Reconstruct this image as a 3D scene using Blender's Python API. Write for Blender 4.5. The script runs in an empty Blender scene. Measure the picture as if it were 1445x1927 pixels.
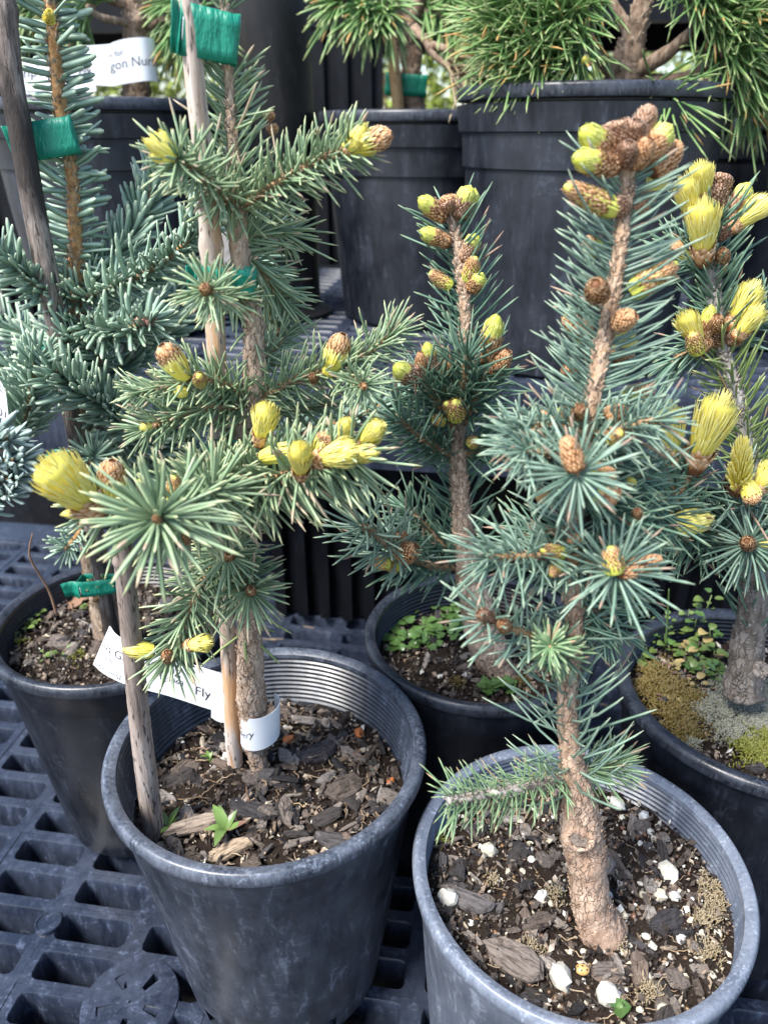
import bpy, math, random
import numpy as np
from mathutils import Vector, Matrix, noise as mnoise

scene = bpy.context.scene
rng = np.random.default_rng(7)
random.seed(7)
R = math.radians

# ------------------------------------------------------------------ camera, sky, sun, exposure
PITCH = R(26.2)
FPX = 1447.0                      # focal length in photograph pixels (1445 x 1927)
CP, SP_ = math.cos(PITCH), math.sin(PITCH)
cam_data = bpy.data.cameras.new('camera')
cam = bpy.data.objects.new('camera', cam_data)
scene.collection.objects.link(cam)
cam.location = (0, 0, 0)
cam.rotation_euler = (math.pi / 2 - PITCH, 0, 0)
cam_data.sensor_fit = 'VERTICAL'
cam_data.sensor_height = 36.0
cam_data.lens = FPX / 1927.0 * 36.0
cam_data.clip_start = 0.01
cam_data.clip_end = 200
cam_data.dof.use_dof = True
cam_data.dof.focus_distance = 0.36
cam_data.dof.aperture_fstop = 11.0
scene.camera = cam

world = bpy.data.worlds.new('World')
scene.world = world
world.use_nodes = True
wn = world.node_tree
for n in list(wn.nodes): wn.nodes.remove(n)
sky = wn.nodes.new('ShaderNodeTexSky')
sky.sky_type = 'NISHITA'
sky.sun_disc = False
SUN_EL, SUN_AZ = R(55), R(232)          # azimuth measured clockwise from +Y (the view direction)
sky.sun_elevation = SUN_EL
sky.sun_rotation = SUN_AZ
sky.air_density = 1.0
sky.dust_density = 1.2
sky.ozone_density = 1.4
bg = wn.nodes.new('ShaderNodeBackground')
bg.inputs['Strength'].default_value = 0.08
wo = wn.nodes.new('ShaderNodeOutputWorld')
wn.links.new(sky.outputs[0], bg.inputs[0])
wn.links.new(bg.outputs[0], wo.inputs[0])

sun_data = bpy.data.lights.new('sun', 'SUN')
sun_data.energy = 2.2
sun_data.angle = R(20)
sun_data.color = (1.0, 0.96, 0.90)
sun = bpy.data.objects.new('sun', sun_data)
scene.collection.objects.link(sun)
sd = Vector((math.sin(SUN_AZ) * math.cos(SUN_EL), math.cos(SUN_AZ) * math.cos(SUN_EL), math.sin(SUN_EL)))
sun.rotation_euler = (-sd).to_track_quat('-Z', 'Y').to_euler()

scene.view_settings.view_transform = 'Standard'
scene.view_settings.look = 'None'
scene.view_settings.exposure = 2.05
scene.view_settings.gamma = 1.0
scene.view_settings.use_curve_mapping = False
scene.render.engine = 'CYCLES'
scene.cycles.max_bounces = 5

# ------------------------------------------------------------------ helpers
COL = scene.collection
def P(u, v, Y):
    """world point seen at photograph pixel (u, v) at distance Y in front of the viewer"""
    xc, yc = (u - 722.5) / FPX, (963.5 - v) / FPX
    d = Vector((xc, CP + yc * SP_, -SP_ + yc * CP))
    return d * (Y / d.y)
def PZ(u, v, z):
    xc, yc = (u - 722.5) / FPX, (963.5 - v) / FPX
    d = Vector((xc, CP + yc * SP_, -SP_ + yc * CP))
    return d * (z / d.z)
def px(p):
    """size in metres of one photograph pixel at point p"""
    return (p.y * CP - p.z * SP_) / FPX

def tag(o, label=None, cat=None, group=None, kind=None):
    if label: o['label'] = label
    if cat: o['category'] = cat
    if group: o['group'] = group
    if kind: o['kind'] = kind
    return o
def link(o, parent=None):
    COL.objects.link(o)
    if parent is not None: o.parent = parent
    return o
def empty(name, loc=(0, 0, 0)):
    o = bpy.data.objects.new(name, None)
    o.empty_display_size = 0.02
    o.location = loc
    return link(o)

class MB:
    """collects geometry, builds ONE mesh object"""
    def __init__(s):
        s.v = []; s.f = []; s.t = []; s.r = []; s.q = []; s.n = 0
    def add(s, verts, faces, t=0.0, r=0.0):
        verts = np.asarray(verts, dtype=float).reshape(-1, 3)
        k = len(verts)
        s.v.append(verts)
        s.t.append(np.broadcast_to(np.asarray(t, dtype=float), (k,)))
        s.r.append(np.broadcast_to(np.asarray(r, dtype=float), (k,)))
        s.q.append(np.zeros(k))
        for f in faces: s.f.append(tuple(int(i) + s.n for i in f))
        s.n += k
    def mesh(s, name, mat, smooth=True, sharp=None):
        me = bpy.data.meshes.new(name)
        V = np.concatenate(s.v) if s.v else np.zeros((0, 3))
        me.from_pydata(V.tolist(), [], s.f)
        if s.v:
            for nm, arr in (('t', s.t), ('r', s.r), ('q', s.q)):
                a = me.attributes.new(nm, 'FLOAT', 'POINT')
                a.data.foreach_set('value', np.concatenate(arr).astype(np.float32))
        if smooth: me.polygons.foreach_set('use_smooth', [True] * len(me.polygons))
        if sharp is not None: me.set_sharp_from_angle(angle=R(sharp))
        me.materials.append(mat)
        me.update()
        return me
    def build(s, name, mat, parent=None, smooth=True, sharp=None, kind=None):
        o = bpy.data.objects.new(name, s.mesh(name, mat, smooth, sharp))
        link(o, parent)
        if kind: o['kind'] = kind
        return o
    # --- shapes
    def box(s, c, size, M=None, t=0.0, r=0.0):
        x, y, z = [k / 2 for k in size]
        v = np.array([(-x,-y,-z),(x,-y,-z),(x,y,-z),(-x,y,-z),(-x,-y,z),(x,-y,z),(x,y,z),(-x,y,z)])
        if M is not None: v = v @ np.array(M.to_3x3()).T
        s.add(v + np.array(c), [(0,3,2,1),(4,5,6,7),(0,1,5,4),(1,2,6,5),(2,3,7,6),(3,0,4,7)], t, r)
    def tube(s, pts, rad, n=8, cap=True, rough=0.0, t=None, r=0.0, lump=None):
        pts = np.array([tuple(p) for p in pts], dtype=float)
        m = len(pts)
        rad = np.broadcast_to(np.asarray(rad, dtype=float), (m,))
        T = np.gradient(pts, axis=0)
        T /= np.linalg.norm(T, axis=1)[:, None] + 1e-12
        up = np.array((0.31, 0.17, 0.93)) if abs(T[0] @ np.array((0.31, 0.17, 0.93))) < 0.9 else np.array((1.0, 0, 0))
        N = np.cross(T[0], up); N /= np.linalg.norm(N)
        V = np.zeros((m, n, 3)); ang = np.linspace(0, 2 * math.pi, n, endpoint=False)
        for i in range(m):
            N = N - T[i] * (N @ T[i]); N /= np.linalg.norm(N)
            B = np.cross(T[i], N)
            rr = np.full(n, rad[i])
            if rough: rr = rr * (1 + rough * rng.normal(size=n))
            if lump:
                for q_ in range(n):
                    sp = Vector(pts[i] + rad[i] * (math.cos(ang[q_]) * N + math.sin(ang[q_]) * B))
                    s2 = Vector((sp.x, sp.y, sp.z * 0.4))
                    rr[q_] *= 1 + lump[0] * mnoise.noise(sp * lump[1]) + 0.55 * lump[0] * mnoise.noise(s2 * lump[1] * 6) + 0.45 * lump[0] * mnoise.noise(s2 * lump[1] * 14)
            V[i] = pts[i] + rr[:, None] * (np.cos(ang)[:, None] * N + np.sin(ang)[:, None] * B)
        F = []
        for i in range(m - 1):
            for j in range(n):
                k = (j + 1) % n
                F.append((i*n+j, i*n+k, (i+1)*n+k, (i+1)*n+j))
        if cap:
            F.append(tuple(range(n))[::-1]); F.append(tuple((m-1)*n + j for j in range(n)))
        tt = np.repeat(np.linspace(0, 1, m), n) if t is None else t
        s.add(V.reshape(-1, 3), F, tt, r)
    def lathe(s, prof, n=96, c=(0, 0, 0), closed=False, skip=None):
        m = len(prof); ang = np.linspace(0, 2 * math.pi, n, endpoint=False)
        V = np.array([[(p[0]*math.cos(a), p[0]*math.sin(a), p[1]) for a in ang] for p in prof]).reshape(-1, 3) + np.array(c)
        F = []
        for i in range(m - 1 + (1 if closed else 0)):
            i2 = (i + 1) % m
            for j in range(n):
                if skip and skip(i, j): continue
                k = (j + 1) % n
                F.append((i*n+j, i*n+k, i2*n+k, i2*n+j))
        s.add(V, F)

def smooth_path(pts, m=24):
    """Catmull-Rom through points (each a tuple of any length)"""
    p = np.array([tuple(q) for q in pts], dtype=float)
    if len(p) == 2:
        return np.array([p[0] + (p[1] - p[0]) * t for t in np.linspace(0, 1, m)])
    q = np.vstack([2*p[0]-p[1], p, 2*p[-1]-p[-2]])
    out = []
    for t in np.linspace(0, len(p) - 1 - 1e-9, m):
        i = int(t); f = t - i
        a, b, c, d = q[i], q[i+1], q[i+2], q[i+3]
        out.append(0.5*((2*b)+(-a+c)*f+(2*a-5*b+4*c-d)*f*f+(-a+3*b-3*c+d)*f**3))
    return np.array(out)

def unit(v):
    v = np.asarray(v, dtype=float)
    return v / (np.linalg.norm(v, axis=-1, keepdims=True) + 1e-12)

NEEDLE_T = np.array([0.0, 0.12, 0.5, 0.88, 1.0])
def add_needles(mb, base, dirs, length, width, bend, prof=(0.65, 0.98, 1.0, 0.88, 0.22), flat=1.0, rnd=None, side=None):
    """vectorised: N curved 4-sided needles"""
    base = np.asarray(base, float); N = len(base)
    if N == 0: return
    dirs = unit(dirs); length = np.broadcast_to(length, (N,)); width = np.broadcast_to(width, (N,))
    bend = np.asarray(bend, float)
    S = len(NEEDLE_T)
    pos = base[:, None, :] + dirs[:, None, :] * (length[:, None] * NEEDLE_T)[:, :, None] + bend[:, None, :] * (length[:, None] * NEEDLE_T**2)[:, :, None]
    if side is None:
        side = np.cross(dirs, rng.normal(size=(N, 3)))
    side = unit(side - dirs * np.sum(side * dirs, 1, keepdims=True))
    nor = np.cross(dirs, side)
    V = np.zeros((N, S, 4, 3))
    w = width[:, None] * 0.5 * np.array(prof)
    V[:, :, 0] = pos + side[:, None] * w[..., None]
    V[:, :, 1] = pos + nor[:, None] * (w * flat)[..., None]
    V[:, :, 2] = pos - side[:, None] * w[..., None]
    V[:, :, 3] = pos - nor[:, None] * (w * flat)[..., None]
    quad = []
    for i in range(S - 1):
        for j in range(4):
            k = (j + 1) % 4
            quad.append((i*4+j, i*4+k, (i+1)*4+k, (i+1)*4+j))
    quad.append(((S-1)*4, (S-1)*4+1, (S-1)*4+2, (S-1)*4+3))
    quad = np.array(quad)
    F = (quad[None] + (np.arange(N) * S * 4)[:, None, None]).reshape(-1, 4) + mb.n
    mb.v.append(V.reshape(-1, 3))
    mb.t.append(np.tile(np.repeat(NEEDLE_T, 4), N))
    r = rng.random(N) if rnd is None else rnd
    mb.r.append(np.repeat(r, S * 4))
    mb.q.append(np.tile(np.array([0.0, 1.0, 0.0, 1.0]), N * S))
    mb.f.extend(map(tuple, F.tolist()))
    mb.n += N * S * 4

# ------------------------------------------------------------------ materials
MATS = {}
class NT:
    def __init__(s, name):
        s.m = bpy.data.materials.new(name); s.m.use_nodes = True
        s.t = s.m.node_tree; s.b = s.t.nodes['Principled BSDF']
        MATS[name] = s.m
    def n(s, typ, **kw):
        nd = s.t.nodes.new(typ)
        for k, v in kw.items(): setattr(nd, k, v)
        return nd
    def l(s, a, b): s.t.links.new(a, b)
    def attr(s, nm):
        a = s.n('ShaderNodeAttribute'); a.attribute_name = nm; return a.outputs['Fac']
    def coord(s, obj=True, scale=(1, 1, 1)):
        if obj:
            o = s.n('ShaderNodeTexCoord').outputs['Object']
        else:
            o = s.n('ShaderNodeNewGeometry').outputs['Position']
        mp = s.n('ShaderNodeMapping'); mp.inputs['Scale'].default_value = scale
        s.l(o, mp.inputs['Vector']); return mp.outputs[0]
    def noise(s, vec, scale, detail=4, rough=0.6, dist=0.0):
        x = s.n('ShaderNodeTexNoise'); x.inputs['Scale'].default_value = scale
        x.inputs['Detail'].default_value = detail; x.inputs['Roughness'].default_value = rough
        x.inputs['Distortion'].default_value = dist
        s.l(vec, x.inputs['Vector']); return x.outputs['Fac']
    def ramp(s, fac, stops, interp='LINEAR'):
        x = s.n('ShaderNodeValToRGB'); cr = x.color_ramp; cr.interpolation = interp
        while len(cr.elements) < len(stops): cr.elements.new(0.5)
        for e, (p, c) in zip(cr.elements, stops):
            e.position = p; e.color = tuple(c) + (1,) if len(c) == 3 else c
        s.l(fac, x.inputs['Fac']); return x.outputs['Color']
    def mix(s, fac, a, b, mode='MIX'):
        x = s.n('ShaderNodeMix', data_type='RGBA', blend_type=mode)
        for sock, val in ((x.inputs['Factor'], fac), (x.inputs['A'], a), (x.inputs['B'], b)):
            if hasattr(val, 'is_linked') or hasattr(val, 'links'): s.l(val, sock)
            elif isinstance(val, (int, float)): sock.default_value = val
            else: sock.default_value = tuple(val) + (1,)
        return x.outputs['Result']
    def math(s, op, a, b=None, clamp=False):
        x = s.n('ShaderNodeMath', operation=op, use_clamp=clamp)
        for i, val in enumerate((a, b)):
            if val is None: continue
            if isinstance(val, (int, float)): x.inputs[i].default_value = val
            else: s.l(val, x.inputs[i])
        return x.outputs[0]
    def bump(s, h, strength=0.5, dist=0.001):
        x = s.n('ShaderNodeBump'); x.inputs['Strength'].default_value = strength
        x.inputs['Distance'].default_value = dist
        s.l(h, x.inputs['Height']); s.l(x.outputs[0], s.b.inputs['Normal'])
    def out(s, col=None, rough=0.5, spec=0.5):
        if col is not None:
            if isinstance(col, tuple): s.b.inputs['Base Color'].default_value = col + (1,)
            else: s.l(col, s.b.inputs['Base Color'])
        if isinstance(rough, (int, float)): s.b.inputs['Roughness'].default_value = rough
        else: s.l(rough, s.b.inputs['Roughness'])
        s.b.inputs['Specular IOR Level'].default_value = spec
        return s.m

def needle_mat(name, dark, light, tip, dead=(0.22, 0.13, 0.09), deadp=0.05, tipstart=0.8, rough=0.42, wax=0.35, base=None):
    k = NT(name)
    t, r = k.attr('t'), k.attr('r')
    c = k.ramp(r, [(0.0, dark), (0.45, tuple((a+b)/2 for a, b in zip(dark, light))), (1.0, light)])
    c = k.mix(k.math('MULTIPLY', k.ramp(k.attr('q'), [(0.35, (0, 0, 0)), (0.9, (1, 1, 1))]), wax), c, tuple(min(1, x * 1.2) for x in light))
    c = k.mix(k.ramp(k.attr('q'), [(0.0, (0.35 * (wax > 0),) * 3), (0.3, (0, 0, 0))]), c, tuple(x * 0.75 for x in dark))
    if base: c = k.mix(k.ramp(t, [(0.0, (1, 1, 1)), (0.6, (0, 0, 0))]), c, base)
    # needle base slightly paler, tips coloured, a few tips burnt
    c = k.mix(k.ramp(t, [(tipstart, (0, 0, 0)), (1.0, (1, 1, 1))]), c, tip)
    hot = k.math('GREATER_THAN', k.math('FRACT', k.math('MULTIPLY', r, 37.7)), 1 - deadp * 4)
    hot = k.math('MULTIPLY', hot, k.ramp(t, [(0.72, (0, 0, 0)), (0.8, (1, 1, 1))]))
    c = k.mix(hot, c, dead)
    dry = k.math('GREATER_THAN', k.math('FRACT', k.math('MULTIPLY', r, 91.3)), 1 - deadp * 0.5)
    c = k.mix(dry, c, dead)
    ns = k.noise(k.coord(False), 900, 2)
    c = k.mix(k.math('MULTIPLY', ns, 0.35), c, tuple(x * 0.45 for x in dark))
    k.out(c, rough, 0.45)
    return k.m

def bark_mat(name, a, b, c, scale=260, stretch=0.35, bump=1.0, top=None, plates=0):
    k = NT(name)
    co = k.coord(False, (1, 1, stretch))
    n1 = k.noise(co, scale, 5, 0.7)
    n2 = k.noise(co, scale * 0.22, 3, 0.6)
    col = k.ramp(n1, [(0.32, a), (0.5, b), (0.68, c)])
    col = k.mix(k.math('MULTIPLY', k.ramp(n2, [(0.45, (0, 0, 0)), (0.7, (1, 1, 1))]), 0.6), col, tuple(x * 0.55 for x in a))
    if top:
        col = k.mix(k.ramp(k.attr('t'), [(top[3], (0, 0, 0)), (top[4], (1, 1, 1))]), col, k.ramp(n1, [(0.32, top[0]), (0.5, top[1]), (0.68, top[2])]))
    rr = k.attr('r')
    col = k.mix(k.math('MULTIPLY', rr, 0.5), col, tuple(min(1, x * 1.35) for x in c))
    hgt = n1
    if plates:
        wv = k.n('ShaderNodeVectorMath', operation='ADD'); k.l(k.coord(False, (1, 1, 0.42)), wv.inputs[0])
        nz = k.n('ShaderNodeTexNoise'); nz.inputs['Scale'].default_value = plates * 0.9; k.l(k.coord(False), nz.inputs['Vector'])
        sc_ = k.n('ShaderNodeVectorMath', operation='SCALE'); k.l(nz.outputs['Color'], sc_.inputs[0]); sc_.inputs['Scale'].default_value = 0.0045; k.l(sc_.outputs[0], wv.inputs[1])
        vo = k.n('ShaderNodeTexVoronoi', feature='DISTANCE_TO_EDGE'); vo.inputs['Scale'].default_value = plates; k.l(wv.outputs[0], vo.inputs['Vector'])
        vc = k.n('ShaderNodeTexVoronoi'); vc.inputs['Scale'].default_value = plates; k.l(wv.outputs[0], vc.inputs['Vector'])
        sep = k.n('ShaderNodeSeparateColor'); k.l(vc.outputs['Color'], sep.inputs[0])
        col = k.mix(k.math('MULTIPLY', sep.outputs[0], 0.45), col, tuple(min(1, x * 1.25) for x in c))
        col = k.mix(k.math('MULTIPLY', sep.outputs[1], 0.30), col, tuple(x * 0.8 for x in a))
        edge = k.ramp(vo.outputs['Distance'], [(0.0, (0.45, 0.45, 0.45)), (0.09, (1, 1, 1))])
        edge = k.mix(k.ramp(n2, [(0.42, (0, 0, 0)), (0.6, (1, 1, 1))]), edge, (1, 1, 1))
        col = k.mix(edge, tuple(x * 0.5 for x in a), col)
        hgt = k.math('ADD', k.math('MULTIPLY', edge, 0.9), k.math('MULTIPLY', n1, 0.9))
    if name.startswith('cane'):
        sp = k.noise(k.coord(False, (1, 1, 0.22)), 620, 2, 0.5)
        col = k.mix(k.math('MULTIPLY', k.ramp(sp, [(0.60, (0, 0, 0)), (0.66, (1, 1, 1))]), 0.8), col, (0.035, 0.028, 0.025))
        if name == 'cane_dark':
            bl = k.noise(k.coord(False, (1, 1, 0.35)), 34, 3, 0.6)
            col = k.mix(k.ramp(bl, [(0.48, (0, 0, 0)), (0.60, (0.9, 0.9, 0.9))]), col, (0.025, 0.021, 0.020))
        if name == 'cane_pale':
            bl = k.noise(k.coord(False, (1, 1, 0.12)), 75, 3, 0.6)
            col = k.mix(k.ramp(bl, [(0.54, (0, 0, 0)), (0.60, (0.8, 0.8, 0.8))]), col, (0.50, 0.28, 0.13))
    k.bump(hgt, bump, 0.0025 if not plates else 0.0016)
    k.out(col, 0.85, 0.25)
    return k.m

def plastic_mat(name, base, scuff, rough=0.48, amount=0.5, scale=14, spec=0.5):
    k = NT(name)
    co = k.coord(True)
    big = k.noise(co, scale, 5, 0.65, 0.4)
    cs = k.coord(True, (1, 1, 0.25))
    str_ = k.noise(cs, scale * 9, 4, 0.75)
    st2 = k.noise(k.coord(True, (0.3, 0.3, 2.2)), scale * 14, 3, 0.8)
    fine = k.noise(co, 1500, 2, 0.5)
    f = k.math('ADD', k.math('MULTIPLY', big, 0.55), k.math('MULTIPLY', str_, 0.45))
    dust = k.ramp(f, [(0.40, (0, 0, 0)), (0.60, (1, 1, 1))])
    col = k.mix(k.math('MULTIPLY', dust, amount), base, scuff)
    scr = k.ramp(st2, [(0.68, (0, 0, 0)), (0.74, (1, 1, 1))])
    col = k.mix(k.math('MULTIPLY', k.math('MULTIPLY', scr, dust), 0.55), col, tuple(min(1, x * 1.7) for x in scuff))
    for sc_, vec_ in ((26, (1, 1, 0.5)), (60, (0.35, 0.35, 1.6)), (38, (1, 1, 0.18))):
        rn = k.noise(k.coord(True, vec_), sc_, 3, 0.6, 0.35)
        line = k.ramp(k.math('ABSOLUTE', k.math('SUBTRACT', rn, 0.5)), [(0.0, (1, 1, 1)), (0.016, (0, 0, 0))])
        line = k.math('MULTIPLY', line, k.ramp(str_, [(0.5, (0, 0, 0)), (0.62, (1, 1, 1))]))
        col = k.mix(k.math('MULTIPLY', line, 0.6), col, tuple(min(1, x * 1.9) for x in scuff))
    spk = k.ramp(k.noise(co, 420, 2, 0.5), [(0.74, (0, 0, 0)), (0.78, (1, 1, 1))])
    col = k.mix(k.math('MULTIPLY', spk, 0.35), col, tuple(min(1, x * 2.2) for x in scuff))
    k.bump(k.math('ADD', k.math('MULTIPLY', str_, 0.5), k.math('MULTIPLY', fine, 0.12)), 0.25, 0.0006)
    rg = k.ramp(f, [(0.3, (rough - 0.12,) * 3), (0.7, (rough + 0.2,) * 3)])
    k.out(col, rg, spec)
    return k.m

def simple_mat(name, col, rough=0.6, spec=0.4, var=0.25, scale=300, bump=0.3, dist=0.0006, rnd=None):
    """one colour with grain; rnd = second colour chosen by the piece's random value"""
    k = NT(name)
    n1 = k.noise(k.coord(False), scale, 4, 0.65)
    c = k.mix(n1, tuple(x * (1 - var) for x in col), tuple(min(1, x * (1 + var)) for x in col))
    if rnd:
        oi = k.n('ShaderNodeObjectInfo').outputs['Random']
        c2 = k.ramp(oi, [(i / max(1, len(rnd) - 1), x) for i, x in enumerate(rnd)])
        c2 = k.mix(k.math('MULTIPLY', n1, 0.8), c2, k.mix(1.0, c2, (0.35, 0.35, 0.35), 'MULTIPLY'))
        c = c2
    if bump: k.bump(n1, bump, dist)
    k.out(c, rough, spec)
    return k.m

M = MATS
plastic_mat('pot_black', (0.0040, 0.0052, 0.0088), (0.021, 0.026, 0.038), 0.34, 0.5)  # blue of the sky light tinted into the base colours of the black plastics
plastic_mat('pot_charcoal', (0.0145, 0.0185, 0.028), (0.068, 0.080, 0.106), 0.35, 0.7)
plastic_mat('pot_grey', (0.066, 0.080, 0.110), (0.145, 0.163, 0.20), 0.34, 0.55)
plastic_mat('pot_shelf', (0.0048, 0.0062, 0.0100), (0.026, 0.031, 0.043), 0.40, 0.7, 9)
plastic_mat('bench_plastic', (0.0120, 0.0165, 0.0290), (0.042, 0.053, 0.082), 0.30, 0.6, 20)
plastic_mat('bench_dark', (0.0018, 0.0024, 0.0042), (0.0045, 0.0058, 0.0092), 0.5, 0.5, 12, 0.2)  # bench plastic with shade put into its colour, for underside and back parts
plastic_mat('column_plastic', (0.0085, 0.0083, 0.0085), (0.022, 0.021, 0.0205), 0.5, 0.4, 10, 0.35)
plastic_mat('pot_black_rim', (0.0085, 0.0105, 0.0160), (0.040, 0.047, 0.063), 0.30, 0.85, 70)
plastic_mat('pot_charcoal_rim', (0.026, 0.032, 0.046), (0.115, 0.133, 0.170), 0.30, 0.85, 70)
plastic_mat('pot_grey_rim', (0.095, 0.114, 0.152), (0.20, 0.225, 0.275), 0.30, 0.75, 70)
plastic_mat('pot_shelf_rim', (0.0105, 0.0130, 0.0190), (0.055, 0.063, 0.081), 0.34, 0.85, 70)

needle_mat('needle_green', (0.125, 0.205, 0.105), (0.34, 0.455, 0.275), (0.54, 0.55, 0.30), (0.44, 0.34, 0.24), 0.03)
needle_mat('needle_blue', (0.084, 0.155, 0.112), (0.255, 0.37, 0.285), (0.38, 0.47, 0.33), (0.36, 0.25, 0.18), 0.025)
needle_mat('needle_deep', (0.050, 0.118, 0.076), (0.160, 0.275, 0.195), (0.28, 0.36, 0.21), (0.32, 0.20, 0.14), 0.02)
needle_mat('needle_fresh', (0.14, 0.215, 0.062), (0.31, 0.40, 0.16), (0.50, 0.53, 0.24), (0.36, 0.24, 0.14), 0.03)
needle_mat('needle_fir', (0.15, 0.245, 0.165), (0.36, 0.495, 0.395), (0.45, 0.54, 0.38), (0.2, 0.2, 0.12), 0.0)
needle_mat('needle_mid', (0.10, 0.185, 0.085), (0.25, 0.375, 0.20), (0.42, 0.46, 0.26), (0.36, 0.25, 0.15), 0.04)
needle_mat('needle_fir_blue', (0.20, 0.29, 0.25), (0.36, 0.45, 0.42), (0.42, 0.50, 0.47), (0.2, 0.2, 0.12), 0.0)
needle_mat('needle_pine', (0.062, 0.150, 0.040), (0.25, 0.41, 0.145), (0.42, 0.47, 0.21), (0.50, 0.30, 0.10), 0.02)
needle_mat('needle_yellow', (0.80, 0.67, 0.08), (0.93, 0.83, 0.21), (0.95, 0.88, 0.36), (0.8, 0.6, 0.2), 0.0, 0.7, 0.5, 0.0, (0.80, 0.70, 0.13))
needle_mat('needle_lime', (0.46, 0.49, 0.05), (0.70, 0.71, 0.15), (0.80, 0.81, 0.30), (0.8, 0.6, 0.2), 0.0, 0.6, 0.55, 0.0)

bark_mat('bark_twig', (0.26, 0.14, 0.06), (0.47, 0.30, 0.16), (0.60, 0.45, 0.30), 420, 0.6)
bark_mat('bark_trunk', (0.14, 0.085, 0.055), (0.30, 0.215, 0.155), (0.47, 0.38, 0.30), 300, 0.28)
TAN = ((0.23, 0.13, 0.07), (0.45, 0.30, 0.185), (0.60, 0.46, 0.33))
bark_mat('bark_spruce', (0.23, 0.145, 0.095), (0.45, 0.325, 0.235), (0.60, 0.48, 0.385), 300, 0.28, 1.0, TAN + (0.60, 0.78), 330)
bark_mat('bark_spruce_tan', (0.23, 0.135, 0.088), (0.41, 0.275, 0.195), (0.55, 0.42, 0.325), 300, 0.28, 1.0, TAN + (0.25, 0.55), 360)
bark_mat('bark_base', (0.20, 0.115, 0.065), (0.36, 0.235, 0.155), (0.46, 0.34, 0.25), 240, 0.5)
bark_mat('bark_grey', (0.09, 0.068, 0.052), (0.215, 0.175, 0.145), (0.37, 0.33, 0.295), 280, 0.25, 1.0, ((0.25, 0.215, 0.19), (0.42, 0.385, 0.36), (0.60, 0.58, 0.56), 0.35, 0.5), 300)
bark_mat('bark_fir', (0.16, 0.105, 0.07), (0.33, 0.245, 0.175), (0.46, 0.37, 0.28), 320, 0.6, 1.0, ((0.24, 0.115, 0.04), (0.43, 0.24, 0.10), (0.55, 0.35, 0.18), 0.35, 0.6))
bark_mat('cane_grey', (0.13, 0.095, 0.08), (0.33, 0.27, 0.235), (0.47, 0.41, 0.37), 260, 0.07, 0.6)
bark_mat('cane_pale', (0.30, 0.22, 0.16), (0.47, 0.39, 0.33), (0.60, 0.54, 0.50), 220, 0.07, 0.5)
bark_mat('cane_dark', (0.05, 0.043, 0.04), (0.20, 0.165, 0.145), (0.36, 0.31, 0.28), 330, 0.12, 0.8)
bark_mat('cane_tan', (0.33, 0.20, 0.09), (0.48, 0.31, 0.16), (0.55, 0.39, 0.22), 200, 0.07, 0.4)

for nm, sc in (('bud_scale', ((0.14, 0.055, 0.02), (0.44, 0.20, 0.07), (0.60, 0.33, 0.15), (0.70, 0.50, 0.33))), ('bud_scale_old', ((0.13, 0.065, 0.035), (0.36, 0.185, 0.105), (0.50, 0.30, 0.19), (0.62, 0.47, 0.37)))):
    k = NT(nm)
    r_ = k.attr('r'); t_ = k.attr('t')
    c = k.mix(r_, sc[1], sc[2])
    c = k.mix(k.ramp(t_, [(0.30, (1, 1, 1)), (0.62, (0, 0, 0))]), c, sc[0])  # scale roots darkened as ambient shade painted between overlapping scales
    c = k.mix(k.ramp(t_, [(0.72, (0, 0, 0)), (1.0, (0.9, 0.9, 0.9))]), c, sc[3])
    k.out(c, 0.6, 0.35)
k = NT('bud_fir')
c = k.ramp(k.attr('r'), [(0.0, (0.36, 0.17, 0.13)), (1.0, (0.55, 0.34, 0.28))])
k.out(c, 0.55, 0.4)

k = NT('tape_green')
n1 = k.noise(k.coord(False), 90, 3)
c = k.mix(n1, (0.0, 0.13, 0.085), (0.012, 0.27, 0.175))
k.bump(k.noise(k.coord(False, (1.6, 1, 0.5)), 190, 3), 0.6, 0.003)
k.out(c, 0.42, 0.4)
k = NT('tag_paper')
c = k.mix(k.noise(k.coord(False), 60, 3), (0.74, 0.76, 0.79), (0.80, 0.81, 0.82))
k.out(c, 0.42, 0.4)
simple_mat('tag_ink', (0.03, 0.032, 0.04), 0.6, 0.3, 0.1, 300, 0)
simple_mat('soil', (0.030, 0.021, 0.016), 0.95, 0.15, 0.6, 900, 1.0, 0.002)
simple_mat('crumb', (0.06, 0.045, 0.035), 0.9, 0.2, 0.6, 500, 0.5)
def chip_mat(name, cols):
    k = NT(name)
    tc = k.n('ShaderNodeTexCoord').outputs['Object']; mp = k.n('ShaderNodeMapping'); mp.inputs['Scale'].default_value = (1.2, 9, 9); k.l(tc, mp.inputs[0])
    oi = k.n('ShaderNodeObjectInfo').outputs['Random']
    off = k.n('ShaderNodeCombineXYZ'); k.l(k.math('MULTIPLY', oi, 37.0), off.inputs[0])
    va = k.n('ShaderNodeVectorMath', operation='ADD'); k.l(mp.outputs[0], va.inputs[0]); k.l(off.outputs[0], va.inputs[1])
    n1 = k.noise(va.outputs[0], 2.2, 5, 0.7)
    c = k.ramp(oi, [(i / len(cols), x) for i, x in enumerate(cols)], 'CONSTANT')
    dk = k.mix(1.0, c, (0.30, 0.28, 0.27), 'MULTIPLY'); lt = k.mix(1.0, c, (1.7, 1.65, 1.6), 'MULTIPLY')
    c = k.mix(k.ramp(n1, [(0.35, (0, 0, 0)), (0.5, (1, 1, 1))]), dk, c)
    c = k.mix(k.ramp(n1, [(0.58, (0, 0, 0)), (0.7, (0.8, 0.8, 0.8))]), c, lt)
    k.bump(n1, 1.0, 0.002); k.out(c, 0.85, 0.25)
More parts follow.
